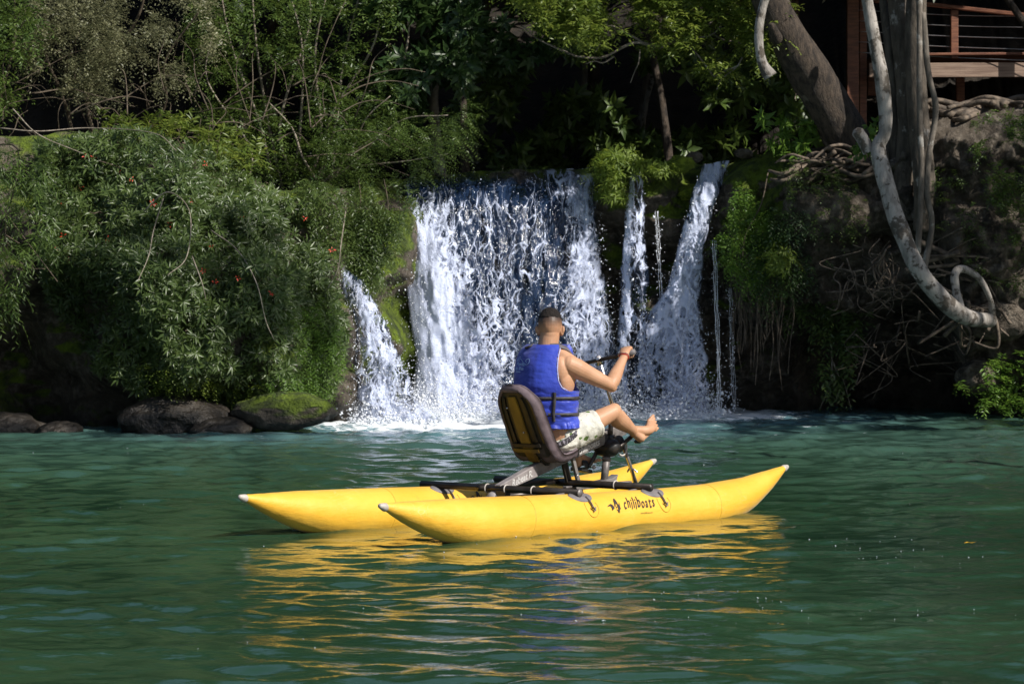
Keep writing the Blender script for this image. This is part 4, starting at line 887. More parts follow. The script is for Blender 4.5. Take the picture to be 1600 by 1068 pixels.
boat = empty('pedal_boat', (OX, OY, 0), TH); tag(boat, 'yellow twin-float pedal boat with a bucket seat and pedals', 'pedal boat')
LB = 2.1
def top_z(u): return np.interp(u, [-2.1, -1.6, -1.2, -.3, .5, 1.1, 1.6, 2.1], [.268, .264, .255, .225, .212, .212, .236, .296])
def rad_(u):
    xs = np.clip((u + LB) / .95, 0, 1); xb = np.clip((LB - u) / 1.0, 0, 1)
    return .014 + .146 * np.minimum(1 - (1 - xs) ** 1.75, 1 - (1 - xb) ** 1.75)
VF = .57
def fpt(side, u, ang, off=0.0):
    """point on a float: ang from the top towards the camera side (-v)"""
    u = np.asarray(u, float); ang = np.asarray(ang, float); r = rad_(u); cz = top_z(u) - r
    return np.stack([u + 0 * ang, side * VF - (r + off) * np.sin(ang), cz + (r + off) * np.cos(ang)], -1)
for side in (-1, 1):
    us = np.concatenate([-LB + .97 * np.linspace(0, 1, 40) ** 1.5, np.linspace(-1.1, 1.08, 60), LB - 1.0 * np.linspace(1, 0, 40) ** 1.5])
    a = np.linspace(0, 2 * np.pi, 48, endpoint=False); U, A = np.meshgrid(us, a, indexing='ij'); V = fpt(side, U, A)
    # slight softness and creases of the inflated skin
    wr = .0022 * vn(V * np.array([1, 1, 1]), 5, 3, 3) + .0025 * vn(V, 22, 4, 2) * np.clip((np.abs(U) - 1.2), 0, 1)
    V = fpt(side, U, A, wr).reshape(-1, 3); n_ = len(us); f = []
    for i in range(n_ - 1):
        for j in range(48): k = (j + 1) % 48; f.append((i * 48 + j, i * 48 + k, (i + 1) * 48 + k, (i + 1) * 48 + j))
    f += [tuple(range(48)), tuple((n_ - 1) * 48 + j for j in range(47, -1, -1))]
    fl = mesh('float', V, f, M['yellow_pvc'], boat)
    for e, dirx in ((-LB, 1), (LB, -1)):
        uu = np.linspace(-.004, .035, 10)[:, None]; vs = []
        for q_ in uu[:, 0]:
            rr_ = rad_(e + dirx * max(q_, 0)) + .003 if q_ > 0 else .008
            cz_ = top_z(e) - rad_(e + dirx * max(q_, 0)); vs.append(((e + dirx * (q_ - .012), side * VF, cz_), rr_))
        v, f = capsule([vs[1][0], vs[5][0], vs[9][0]], [vs[1][1] * .95, vs[5][1], vs[9][1]], 10, 16); mesh('tip_cap', v, f, M['tip'], fl)
    for u0, sl in ((-.87, .035), (1.10, .02)):            # glued seam rings
        aa = np.linspace(0, 2 * np.pi, 60, endpoint=False); uc = u0 + sl * np.cos(aa)
        ring = [np.stack([fpt(side, uc + dx, aa, of)], 0)[0] for dx, of in ((-.003, -.001), (-.0025, .0018), (.0025, .0018), (.003, -.001))]
        V = np.concatenate(ring); f = [(r_ * 60 + j, r_ * 60 + (j + 1) % 60, (r_ + 1) * 60 + (j + 1) % 60, (r_ + 1) * 60 + j) for r_ in range(3) for j in range(60)]
        mesh('seam', V, f, M['seam'], fl)
    for u0 in (-.34, .425):                               # saddle pad, strap, buckle, D patch outline
        t = np.linspace(0, 2 * np.pi, 28, endpoint=False)
        for s2 in ((1, -1) if side < 0 else (1,)):
            V = []; rs = (0, .5, 1)
            cen = .42 * s2
            V = [fpt(side, u0 + .02, cen, .008)]
            for r_ in (.5, .92, 1.0): V += list(fpt(side, u0 + .03 + .105 * r_ * np.cos(t), cen + .36 * r_ * np.sin(t), .008 if r_ < .99 else .001))
            f = [(0, 1 + j, 1 + (j + 1) % 28) for j in range(28)] + [(1 + r_ * 28 + j, 1 + (r_ + 1) * 28 + j, 1 + (r_ + 1) * 28 + (j + 1) % 28, 1 + r_ * 28 + (j + 1) % 28) for r_ in (0, 1) for j in range(28)]
            mesh('saddle_pad', V, f, M['pad'], fl)
            aa = np.linspace(.55, 1.12, 9) * s2
            strap = fpt(side, u0 + .055 + 0 * aa, aa, .010); v, f = sweep(strap, np.full((9, 2), (.010, .002)) , 14, 8, ref=(1, 0, 0)); mesh('strap', v, f, M['pad'], fl)
            b = fpt(side, u0 + .055, 1.12 * s2, .016)
            v, f = joinvf([capsule([b + [-.012, 0, .012], b + [.012, -.002, -.012]], .006, 6, 8), capsule([b + [.016, -.002, .006], b + [0, -.004, -.018]], .004, 6, 8)]); mesh('buckle', v, f, M['alu'], fl)
            tt = np.linspace(-.15 * np.pi, 1.15 * np.pi, 26); L_ = fpt(side, u0 + .06 + .062 * np.cos(tt), s2 * (1.02 + .42 * np.sin(tt)), .0015)
            v, f = sweep(L_, np.full(len(L_), .0022), 40, 6, smoothpath=False); mesh('patch_seam', v, f, M['seam'], fl)

# printed lettering, wrapped onto the camera side of each float
def text_mesh(txt, size=1.0, shear=0, bold=0, space=1.0):
    cu = bpy.data.curves.new('t', 'FONT'); cu.body = txt; cu.size = size; cu.shear = shear; cu.offset = bold; cu.space_character = space; cu.resolution_u = 4
    o = bpy.data.objects.new('t', cu); COL.objects.link(o); dg = bpy.context.evaluated_depsgraph_get(); me = bpy.data.meshes.new_from_object(o.evaluated_get(dg))
    v = np.array([q.co[:] for q in me.vertices]); f = [tuple(p.vertices) for p in me.polygons]
    bpy.data.objects.remove(o); bpy.data.curves.remove(cu); bpy.data.meshes.remove(me); return v, f
def logo2d():
    parts = []; x = .205; rg = np.random.RandomState(3)
    for ch, dy, sc in zip('chiliboats', [0, .010, -.004, .004, -.006, .008, 0, .002, -.004, .004], [1, 1.05, 1, 1.1, 1.05, 1.1, .95, .95, 1.1, 1]):
        v, f = text_mesh(ch, .088 * sc, -.06, .0012); wd = v[:, 0].max() - v[:, 0].min(); v = v - [v[:, 0].min(), 0, 0]; v[:, 0] *= .86; v[:, 1] *= 1.45
        v = v + [x, dy, 0]; x += wd * .86 + .0125; parts.append((v, f))
    def poly(p): p = np.array(p, float); return np.c_[p, 0 * p[:, 0]], [tuple(range(len(p)))]
    def strip(top, bot):
        n = len(top); V = np.array(top + bot, float); return np.c_[V, 0 * V[:, 0]], [(i, n + i, n + i + 1, i + 1) for i in range(n - 1)]
    parts.append(strip([(0, .030), (.020, .043), (.040, .050), (.060, .044), (.078, .026), (.086, .012)], [(0, .027), (.022, .032), (.042, .030), (.052, .014), (.054, .002), (.060, -.006)]))
    parts.append(strip([(.088, .030), (.088, .075), (.096, .098), (.108, .098), (.120, .075), (.130, .045), (.142, .020)], [(.096, .020), (.100, .030), (.104, .046), (.112, .050), (.120, .040), (.126, .020), (.134, -.020)]))
    parts.append(poly([(.136, .030), (.150, .062), (.150, .030), (.160, .004), (.148, -.006), (.150, -.034), (.138, -.014), (.132, -.030), (.126, -.006), (.110, .004), (.098, .022), (.104, .008), (.122, -.012), (.132, .006)]))
    t = np.linspace(0, 2 * np.pi, 12, endpoint=False); parts.append(poly(list(zip(.113 + .006 * np.cos(t), .020 + .007 * np.sin(t)))))
    return joinvf(parts)
def slice2d(v, f, st):
    import bmesh
    bm = bmesh.new(); vs = [bm.verts.new(tuple(map(float, p))) for p in v]
    for q in f:
        try: bm.faces.new([vs[i] for i in q])
        except ValueError: pass
    y = float(v[:, 1].min()) + st
    while y < v[:, 1].max():
        bmesh.ops.bisect_plane(bm, geom=bm.verts[:] + bm.edges[:] + bm.faces[:], plane_co=(0, y, 0), plane_no=(0, 1, 0)); y += st
    bmesh.ops.triangulate(bm, faces=bm.faces[:]); bm.verts.index_update()
    V = np.array([p.co[:] for p in bm.verts]); F_ = [tuple(x.index for x in q.verts) for q in bm.faces]; bm.free(); return V, F_
lv_, lf_ = slice2d(*logo2d(), .012); wv_, wf_ = text_mesh('www.chiliboats.com', .016, 0, 0)
k_ = .50 / lv_[:, 0].max(); lv_[:, 0] += .42 * lv_[:, 1]
fls = [o for o in boat.children if o.name.startswith('float')]
for side, par in zip((-1, 1), fls):
    u = -.135 + lv_[:, 0] * k_; arc = (.5 * .16 - lv_[:, 1] * k_ * .95 - .0) / .16 + .70
    mesh('printed_lettering', fpt(side, u, arc, .0035), lf_, M['ink'], par, smooth=False)
    mesh('printed_web_address', fpt(side, .20 + wv_[:, 0], (.125 - wv_[:, 1]) / .16 + .66, .0035), wf_, M['ink'], par, smooth=False)

def cyl(a, b, r, m, name, par=boat, seg=18, caps=True):
    v, f = sweep([a, b], [r, r], 2, seg, smoothpath=False, ref=(.1, .2, 1)); return mesh(name, v, f, M[m], par)
# cross tubes (v axis)
ZT = .236
rear = cyl((-.335, -.65, ZT), (-.335, .66, ZT), .024, 'tube', 'cross_tube'); front = cyl((.425, -.65, ZT - .004), (.425, .66, ZT - .004), .024, 'tube', 'cross_tube')
v, f = sweep([(-.335, -.651, ZT), (-.335, -.659, ZT)], [.025, .023], 2, 18, smoothpath=False, ref=(.1, .2, 1)); mesh('end_cap', v, f, M['alu'], rear)
v, f = sweep([(.425, -.6505, ZT - .004), (.425, -.652, ZT - .004)], [.019, .019], 2, 18, smoothpath=False, ref=(.1, .2, 1)); mesh('open_end', v, f, M['black'], front)
for u0, v0, pr in ((-.335, -.28, rear), (-.335, .10, rear), (.425, -.36, front), (-.335, -.06, rear)):
    t = np.linspace(0, 2 * np.pi, 20, endpoint=False); ring = [np.array([u0 + .028 * np.cos(x), v0, ZT - .002 + .028 * np.sin(x)]) for x in np.append(t, t[0])]
    v, f = sweep(ring, np.full(21, .0045), 21, 6, smoothpath=False, ref=(0, 1, 0), caps=False); mesh('tie_ring', v, f, M['tip'], pr)
# two lengthways rails under the seat
cyl((-.40, .12, ZT + .002), (.50, .12, ZT + .002), .020, 'tube', 'rail')
cyl((-.335, -.02, ZT - .05), (.425, -.02, ZT - .05), .02, 'tube', 'rail')
v, f = joinvf([capsule([(-.33, .04, .17), (-.33, .11, .12)], [.055, .045], 8, 16), ]); mesh('stern_bracket', v, f, M['alu_light'], boat)
v, f = box((-.335, -.03, .165), (.05, .09, .13)); bevel(mesh('clamp_block', v, f, M['black'], boat, smooth=False), .006)

# main inclined beam, three pieces: pale plate, dark box section, front box section
def beam(a, b, wv, hz0, hz1, name, m, bv=.005):
    a, b = np.array(a, float), np.array(b, float); d = b - a; d /= np.linalg.norm(d); up = np.cross(d, (0, 1, 0)); up = -up if up[2] < 0 else up
    V = [a + s * np.array([0, wv / 2, 0]) + t * up * hz0 / 2 for s in (-1, 1) for t in (-1, 1)] + [b + s * np.array([0, wv / 2, 0]) + t * up * hz1 / 2 for s in (-1, 1) for t in (-1, 1)]
    f = [(0, 1, 3, 2), (4, 6, 7, 5), (0, 4, 5, 1), (2, 3, 7, 6), (0, 2, 6, 4), (1, 5, 7, 3)]; o = mesh(name, V, f, M[m], boat, smooth=False); bevel(o, bv); return o, d, up
b1, d1, up1 = beam((-.35, -.0, .235), (.02, -.0, .335), .052, .050, .082, 'beam_plate', 'plate')
b2, _, _ = beam((.0, 0, .330), (.30, 0, .405), .048, .082, .082, 'main_beam', 'alu')
b3, d3, up3 = beam((.28, 0, .40), (.98, 0, .575), .05, .080, .085, 'main_beam', 'alu')
tv, tf = text_mesh('Rebeat R.', .062, .35, .0012); 
tv = np.array([-.24, -.0285, .243]) + tv[:, :1] * .92 * d1 + tv[:, 1:2] * up1; mesh('painted_lettering', tv, tf, M['paint_white'], b1, smooth=False)
tv, tf = text_mesh('chiliboats', .062, .2, .0014); tv = np.array([.46, -.0265, .420]) + tv[:, :1] * 1.0 * d3 + tv[:, 1:2] * up3; mesh('painted_lettering', tv, tf, M['paint_white'], b3, smooth=False)
# seat post (front tube up to the seat) : two flat legs
def flat(a, b, wu, wv, name, m): 
    a, b = np.array(a, float), np.array(b, float); V = [p + [s * wu / 2, t * wv / 2, 0] for p in (a, b) for s in (-1, 1) for t in (-1, 1)]
    f = [(0, 1, 3, 2), (4, 6, 7, 5), (0, 4, 5, 1), (2, 3, 7, 6), (0, 2, 6, 4), (1, 5, 7, 3)]; o = mesh(name, V, f, M[m], boat, smooth=False); bevel(o, .003); return o
flat((.425, .03, .235), (.36, .03, .41), .055, .02, 'seat_post', 'shell'); flat((.445, -.035, .235), (.375, -.035, .42), .030, .022, 'seat_post', 'alu')
v, f = sweep([(.40, -.05, .30), (.40, -.065, .285), (.40, -.06, .27), (.40, -.05, .28)], .003, 12, 6); mesh('hook', v, f, M['steel'], boat)

# seat: one bucket cushion over a rear shell
def seat():
    prof = catmull([(-.225, .905), (-.175, .80), (-.105, .66), (-.035, .53), (.02, .445), (.085, .400), (.17, .402), (.25, .425), (.31, .450)], 60)
    prof = np.c_[prof[:, 0], 0 * prof[:, 0], prof[:, 1]]; s = np.linspace(0, 1, 60)
    T = np.gradient(prof, axis=0); T /= np.linalg.norm(T, axis=1)[:, None]; Nn = np.cross(T, (0, 1, 0)); Nn = np.where((Nn[:, 0:1] < 0) & (s[:, None] < .4), -Nn, Nn)
    Nn = np.cross((0, 1, 0), T); Nn *= np.sign(Nn[0, 0])                     # towards the rider
    hw = .195 * np.clip(np.minimum(s / .16, (1 - s) / .12), 0, 1) ** .42 * (1 - .10 * (s < .5) * (1 - s * 2))
    t = np.linspace(-1, 1, 40); pts_f, pts_b = [], []
    for i in range(60):
        e = np.minimum((1 - np.abs(t)) * hw[i] / .05, 1); ed = np.minimum(np.minimum(s[i] / .06, (1 - s[i]) / .05), 1)
        h = np.sqrt(np.clip(1 - (1 - np.clip(e, 0, 1)) ** 2, 0, 1)) * math.sqrt(max(0, 1 - (1 - ed) ** 2))
        wing = .045 * np.abs(t) ** 4 * hw[i] / .195
        rim = 1 - .55 * np.clip((e - .95) * 20, 0, 1) * np.clip((ed - .9) * 10, 0, 1)
        base = prof[i][None] + np.outer(t * hw[i], (0, 1, 0)) + wing[:, None] * Nn[i]
        tuft = .004 * np.cos(t * 30) * 0 + .003 * vn(base, 26, 6, 2) + .003 * np.sin(s[i] * 60) * (np.abs(t) > .8)
        pts_f.append(base + (h * .028 + tuft * h)[:, None] * Nn[i]); pts_b.append(base - (h * .030 * rim + tuft * h)[:, None] * Nn[i])
    A = np.array(pts_f).reshape(-1, 3); B = np.array(pts_b).reshape(-1, 3); n = 40; m = len(A); f = []
    for i in range(59):
        for j in range(39): a = i * n + j; f.append((a, a + 1, a + n + 1, a + n)); f.append((m + a, m + a + n, m + a + n + 1, m + a + 1))
        f.append((i * n, i * n + n, m + i * n + n, m + i * n)); f.append((i * n + n - 1, m + i * n + n - 1, m + i * n + 2 * n - 1, i * n + 2 * n - 1))
    for j in range(39): f.append((j, m + j, m + j + 1, j + 1)); a = 59 * n + j; f.append((a, a + 1, m + a + 1, m + a))
    st = mesh('seat_cushion', np.vstack([A, B]), f, M['cushion'], boat)
    # rear shell plate just behind the recess
    def back(si, tt, off): 
        p = np.array([np.interp(si, s, prof[:, k]) for k in range(3)]); nn = np.array([np.interp(si, s, Nn[:, k]) for k in range(3)]); h_ = np.interp(si, s, hw)
        return p + np.array([0, tt * h_, 0]) + nn * (.045 * abs(tt) ** 4 - off)
    def slab(s0, s1, t0, t1, o0, o1, name, m, par, ns=16, ntt=8, rnd=0):
        V, f = [], []; ss = np.linspace(s0, s1, ns); 
        for o_ in (o0, o1):
            for a in ss:
                q = 1.0
                if rnd: x = min((a - s0) / rnd, (s1 - a) / rnd, 1); q = .82 + .18 * math.sqrt(max(0, 1 - (1 - x) ** 2))
                for b in np.linspace(t0, t1, ntt): V.append(back(a, b * q, o_))
        k = ns * ntt
        for i in range(ns - 1):
            for j in range(ntt - 1): a = i * ntt + j; f.append((a, a + 1, a + ntt + 1, a + ntt)); f.append((k + a, k + a + ntt, k + a + ntt + 1, k + a + 1))
            f.append((i * ntt, (i + 1) * ntt, k + (i + 1) * ntt, k + i * ntt)); a = i * ntt + ntt - 1; f.append((a, k + a, k + a + ntt, a + ntt))
        for j in range(ntt - 1): f.append((j, k + j, k + j + 1, j + 1)); a = (ns - 1) * ntt + j; f.append((a, a + 1, k + a + 1, k + a))
        return mesh(name, V, f, M[m], par, smooth=False)
    sh = slab(.065, .52, -.78, .78, .008, .020, 'seat_shell', 'shell', boat, 20, 10, .10)
    slab(.09, .56, -.20, .20, .021, .034, 'spine_board', 'ply_bounce', sh); slab(.415, .445, -.48, .62, .035, .046, 'cross_slat', 'ply_bounce', sh, 4); slab(.375, .40, -.6, .6, .0355, .043, 'cross_slat', 'shell', sh, 4)
    slab(.10, .40, .40, .50, .021, .030, 'rib', 'shell', sh); slab(.10, .40, -.52, -.42, .021, .030, 'rib', 'shell', sh)
    slab(.09, .38, -.74, -.68, .021, .026, 'inner_edge', 'ply_bounce', sh); slab(.09, .38, .66, .72, .021, .026, 'inner_edge', 'ply_bounce', sh)
    for tt, si in ((.30, .16), (-.1, .3)): v, f = ellipsoid(back(si, tt, .040), (.005, .006, .006), None, 8, 6); mesh('bolt', v, f, M['steel'], sh)
    beam((.03, 0, .43), (.12, 0, .385), .12, .05, .05, 'seat_bracket', 'shell')
seat()

# crank housing, cranks, pedals, mast, fin, strut, handlebar
v, f = joinvf([capsule([(.80, -.035, .455), (.80, .035, .455)], [.064, .064], 6, 26, ref=(1, 0, 0)), box((.80, 0, .49), (.10, .060, .10))]); hs = mesh('crank_housing', v, f, M['black'], boat)
v, f = sweep([(.86, -.045, .475), (.86, -.060, .475)], [.058, .058], 2, 24, smoothpath=False, ref=(1, 0, .2)); mesh('pulley', v, f, M['shell'], hs)
v, f = sweep([(.86, -.061, .475), (.86, -.068, .475)], [.030, .028], 2, 20, smoothpath=False, ref=(1, 0, .2)); mesh('hub', v, f, M['tube'], hs)
v, f = sweep([(.90 + .05 * math.cos(x), -.055, .445 + .05 * math.sin(x)) for x in np.linspace(-2.2, .6, 12)], .006, 14, 6); mesh('guard_edge', v, f, M['tip'], hs)
v, f = box((.79, -.04, .575), (.03, .025, .075)); bevel(mesh('bracket', v, f, M['black'], hs, smooth=False), .008)
ck = np.array([.845, 0, .462])
v, f = capsule([ck + [0, -.080, 0], ck + [.055, -.085, .03], ck + [.110, -.088, .058]], [(.016, .016), (.015, .015), (.015, .015)], 12, 10); ca = mesh('crank_arm', v, f, M['tube'], boat)
v, f = box((1.045, -.095, .505), (.085, .05, .02), roty(R(-37))); bevel(mesh('pedal', v, f, M['black'], ca, smooth=False), .005)
v, f = capsule([(.80, .07, .455), (.775, .085, .39), (.735, .10, .325)], .014, 14, 10); ca = mesh('crank_arm', v, f, M['black'], boat)
v, f = box((.715, .15, .298), (.12, .10, .024), roty(R(12))); pd = mesh('pedal', v, f, M['black'], ca, smooth=False); bevel(pd, .005)
st_ = [np.array([.70 + .03 * 0, .15 + .052 * math.cos(a), .325 + .052 * math.sin(a)]) for a in np.linspace(-.3, np.pi + .3, 14)]
v, f = sweep(st_, np.full((14, 2), (.03, .003)), 20, 8, ref=(0, .01, 1)); mesh('foot_strap', v, f, M['black'], pd)
v, f = ellipsoid((.755, .075, .318), (.014, .014, .014), None, 12, 8); mesh('pedal_bolt', v, f, M['alu_light'], pd)
ms = cyl((.80, 0, .40), (.765, 0, .20), .026, 'alu', 'mast'); cyl((.797, 0, .385), (.793, 0, .362), .031, 'alu', 'collar', ms)
V = [(.66, -.03, .205), (.86, -.03, .205), (.89, -.03, .268), (.83, -.03, .245), (.70, -.03, .235)]; V = V + [(a, .03, c) for a, b, c in V]
bevel(mesh('fin_plate', V, [(0, 1, 2, 3, 4), (9, 8, 7, 6, 5), (0, 5, 6, 1), (1, 6, 7, 2), (2, 7, 8, 3), (3, 8, 9, 4), (4, 9, 5, 0)], M['alu'], boat, smooth=False), .003)
v, f = box((.70, 0, .2), (.72, .035, .03)); bevel(mesh('keel_bar', v, f, M['alu'], boat, smooth=False), .004)
sr = cyl((.96, 0, .50), (1.13, 0, .19), .013, 'alu', 'strut')
for dv in (-.02, .02): v, f = capsule([(1.075, dv, .295), (1.085, dv * 2, .275)], .006, 6, 8); mesh('clip', v, f, M['steel'], sr)
v, f = sweep([(.93, -.005, .50), (1.05, -.005, .30), (1.09, -.005, .20)], .003, 14, 6); mesh('cord', v, f, M['seam'], boat)
# steering column and bar
col = cyl((.93, 0, .60), (.707, 0, 1.05), .014, 'steel', 'steering_column'); cyl((.725, 0, 1.012), (.702, 0, 1.062), .020, 'steel', 'clamp', col); cyl((.705, 0, 1.058), (.702, 0, 1.064), .017, 'alu_light', 'cap', col)
GR, GL = np.array([.732, -.262, 1.094]), np.array([.675, .262, .985]); gd = (GR - GL) / np.linalg.norm(GR - GL)
hb = cyl(GL, GR, .013, 'tube', 'handlebar'); cyl(GR - gd * .10, GR + gd * .022, .018, 'pad', 'grip', hb); cyl(GL + gd * .10, GL - gd * .022, .018, 'pad', 'grip', hb)

# ================================================================== the rider
def skinmat():
    s = NT('tanned skin'); v = s.co('Object'); c = s.mix(s.ramp(s.noise(v, 7, 4), .35, .65), (.44, .235, .135), (.52, .29, .175))
    sp = s.n('SeparateXYZ'); s.l(v, sp.inputs[0])
    st = s.math('MULTIPLY', s.ramp(s.math('ADD', sp.outputs[2], s.math('MULTIPLY', s.noise(v, 40, 3), .02)), 1.248, 1.338), .93)
    st = s.math('MULTIPLY', st, s.math('ADD', .75, s.math('MULTIPLY', s.noise(v, 420, 2), .5)), True)
    s.l(s.mix(st, c, (.03, .02, .017)), s.b.inputs['Base Color']); s.b.inputs['Roughness'].default_value = .52; s.b.inputs['Specular IOR Level'].default_value = .4
    s.b.inputs['Subsurface Weight'].default_value = .12; s.b.inputs['Subsurface Radius'].default_value = (.02, .008, .004); s.b.inputs['Subsurface Scale'].default_value = .5
    s.l(s.bump(s.noise(v, 160, 4), .12, .002), s.b.inputs['Normal']); return s.m
M['skin'] = skinmat()
M['hair'] = pm('short black hair', (.010, .008, .007), (.028, .021, .018), 160, .85, 1.0, 260, .012, spec=.3)
TY = R(13)                                     # torso turned slightly left
def tor(z):
    """torso centre line (u) by height"""
    return np.interp(z, [.46, .56, .70, .88, 1.0, 1.10, 1.16], [.215, .20, .155, .135, .150, .165, .170])
def ring(z, a, b, n, ph, pw=2.3, yaw=TY):
    c, s = np.cos(ph), np.sin(ph); x = -np.sign(c) * np.abs(c) ** (2 / pw) * b; y = -np.sign(s) * np.abs(s) ** (2 / pw) * a
    return np.stack([tor(z) + x * math.cos(yaw) - y * math.sin(yaw), x * math.sin(yaw) + y * math.cos(yaw), z + 0 * x], -1)
zs = [.455, .50, .56, .64, .72, .80, .88, .95, 1.0, 1.045, 1.08, 1.105]
aw = [.12, .165, .178, .165, .158, .166, .178, .188, .190, .172, .125, .07]; bw = [.09, .118, .120, .108, .104, .112, .118, .115, .105, .088, .070, .06]
ph = np.linspace(0, 2 * np.pi, 32, endpoint=False)
TV = np.concatenate([ring(z, a, b, 32, ph, 2.3, TY * min(1, max(0, (z - .5) / .3))) for z, a, b in zip(zs, aw, bw)]); tf = [(i * 32 + j, i * 32 + (j + 1) % 32, (i + 1) * 32 + (j + 1) % 32, (i + 1) * 32 + j) for i in range(11) for j in range(32)] + [tuple(range(31, -1, -1)), tuple(11 * 32 + j for j in range(32))]
body = [(TV, tf)]
HC_ = np.array([.195, .005, 1.262]); hy = R(33); HR = rotz(hy) @ roty(R(8))
def hp(x, y, z): return HC_ + HR @ np.array([x, y, z])     # head frame: x forward, y left, z up
body += [ellipsoid(hp(-.008, 0, .022), (.098, .079, .098), HR), ellipsoid(hp(.008, 0, -.042), (.074, .065, .078), HR), ellipsoid(hp(-.030, 0, -.040), (.052, .058, .062), HR), ellipsoid(hp(.040, 0, -.088), (.046, .047, .042), HR), ellipsoid(hp(.066, 0, -.104), (.022, .026, .02), HR)]
body += [capsule([hp(.088, 0, .012), hp(.106, 0, -.022)], [.010, .015], 6, 10), ellipsoid(hp(.085, 0, -.068), (.012, .024, .010), HR), ellipsoid(hp(.078, 0, .030), (.016, .055, .010), HR)]
for s in (-1, 1):
    body += [ellipsoid(hp(-.008, s * .080, -.022), (.018, .012, .032), HR @ rotz(s * .5) @ roty(.15)), ellipsoid(hp(-.018, s * .089, -.012), (.011, .008, .024), HR @ rotz(s * .7)), ellipsoid(hp(.0, s * .076, -.048), (.008, .008, .010), HR)]
body += [capsule([(.165, 0, 1.07), (.168, 0, 1.14), hp(-.018, 0, -.05)], [(.072, .074), (.066, .068), (.060, .064)], 14, 22)]
body += [capsule([(.15, -.05, 1.10), (.165, -.12, 1.065), (.185, -.175, 1.025)], [.048, .056, .060], 12, 16), capsule([(.15, .05, 1.08), (.16, .11, 1.045), (.17, .15, 1.01)], [.042, .045, .050], 12, 16)]
def arm(S, E, W, s):
    S, E, W = map(np.array, (S, E, W)); o = []
    o.append(capsule([S + (E - S) * -.06, S + (E - S) * .12, S + (E - S) * .35, S + (E - S) * .65, E - (E - S) * .06], [(.064, .064), (.069, .067), (.060, .059), (.052, .052), (.042, .042)], 24, 20))
    o.append(capsule([E + (W - E) * .0, E + (W - E) * .14, E + (W - E) * .35, E + (W - E) * .7, W], [(.040, .040), (.049, .046), (.047, .043), (.034, .031), (.027, .023)], 24, 20))
    o.append(ellipsoid(E + np.array([.012, 0, -.012]), (.036, .036, .034))); return o
RS, RE, RW = (.180, -.190, 1.012), (.415, -.325, .885), (.640, -.268, 1.072)
LS, LE, LW = (.175, .170, 1.0), (.38, .320, .84), (.575, .275, .955)
body += arm(RS, RE, RW, -1) + arm(LS, LE, LW, 1)
body += [ellipsoid((.125, -.135, .985), (.065, .065, .095)), ellipsoid((.16, -.160, .93), (.075, .045, .11))]
def hand(Wp, G, gdir, s):
    """palm over the bar at G, fingers curling round the far side; gdir points outboard"""
    Wp, G, gdir = map(np.array, (Wp, G, gdir)); o = []
    fw = np.array([1., 0, 0]); fw = fw - gdir * fw.dot(gdir); fw /= np.linalg.norm(fw); up = np.cross(gdir, fw); up = up if up[2] > 0 else -up
    cen = G - gdir * .040
    kn = lambda off: cen + gdir * off + fw * .012 + up * .036
    o.append(capsule([Wp, (Wp + cen + up * .03) / 2 - fw * .004 + up * .008, kn(0)], [(.027, .021), (.038, .019), (.041, .015)], 14, 18, ref=up))
    for off, ln, rr0 in ((-.033, .92, .0098), (-.011, 1.0, .0102), (.011, .97, .0098), (.031, .86, .0088)):
        k0 = kn(off); c0 = cen + gdir * off * .98; pts = [k0 - fw * .012]
        for an in (75, 35, -5, -50, -95, -135): an = 90 - (90 - an) * ln; r_ = .0285; pts.append(c0 + r_ * (fw * math.cos(R(an)) + up * math.sin(R(an))) * (1.12 if an > 60 else 1))
        o.append(capsule(pts, [rr0 * 1.1, rr0 * 1.12, rr0 * 1.05, rr0, rr0 * .98, rr0 * .93, rr0 * .85], 22, 12))
    t0 = Wp + (cen - Wp) * .45 - gdir * .026
    o.append(capsule([t0, cen - gdir * .046 - fw * .022 + up * .004, cen - gdir * .038 - fw * .010 - up * .024, cen - gdir * .022 + fw * .010 - up * .030], [.014, .0125, .011, .0095], 16, 12)); return o
body += hand(RW, GR, gd, -1) + hand(LW, GL, -gd, 1)
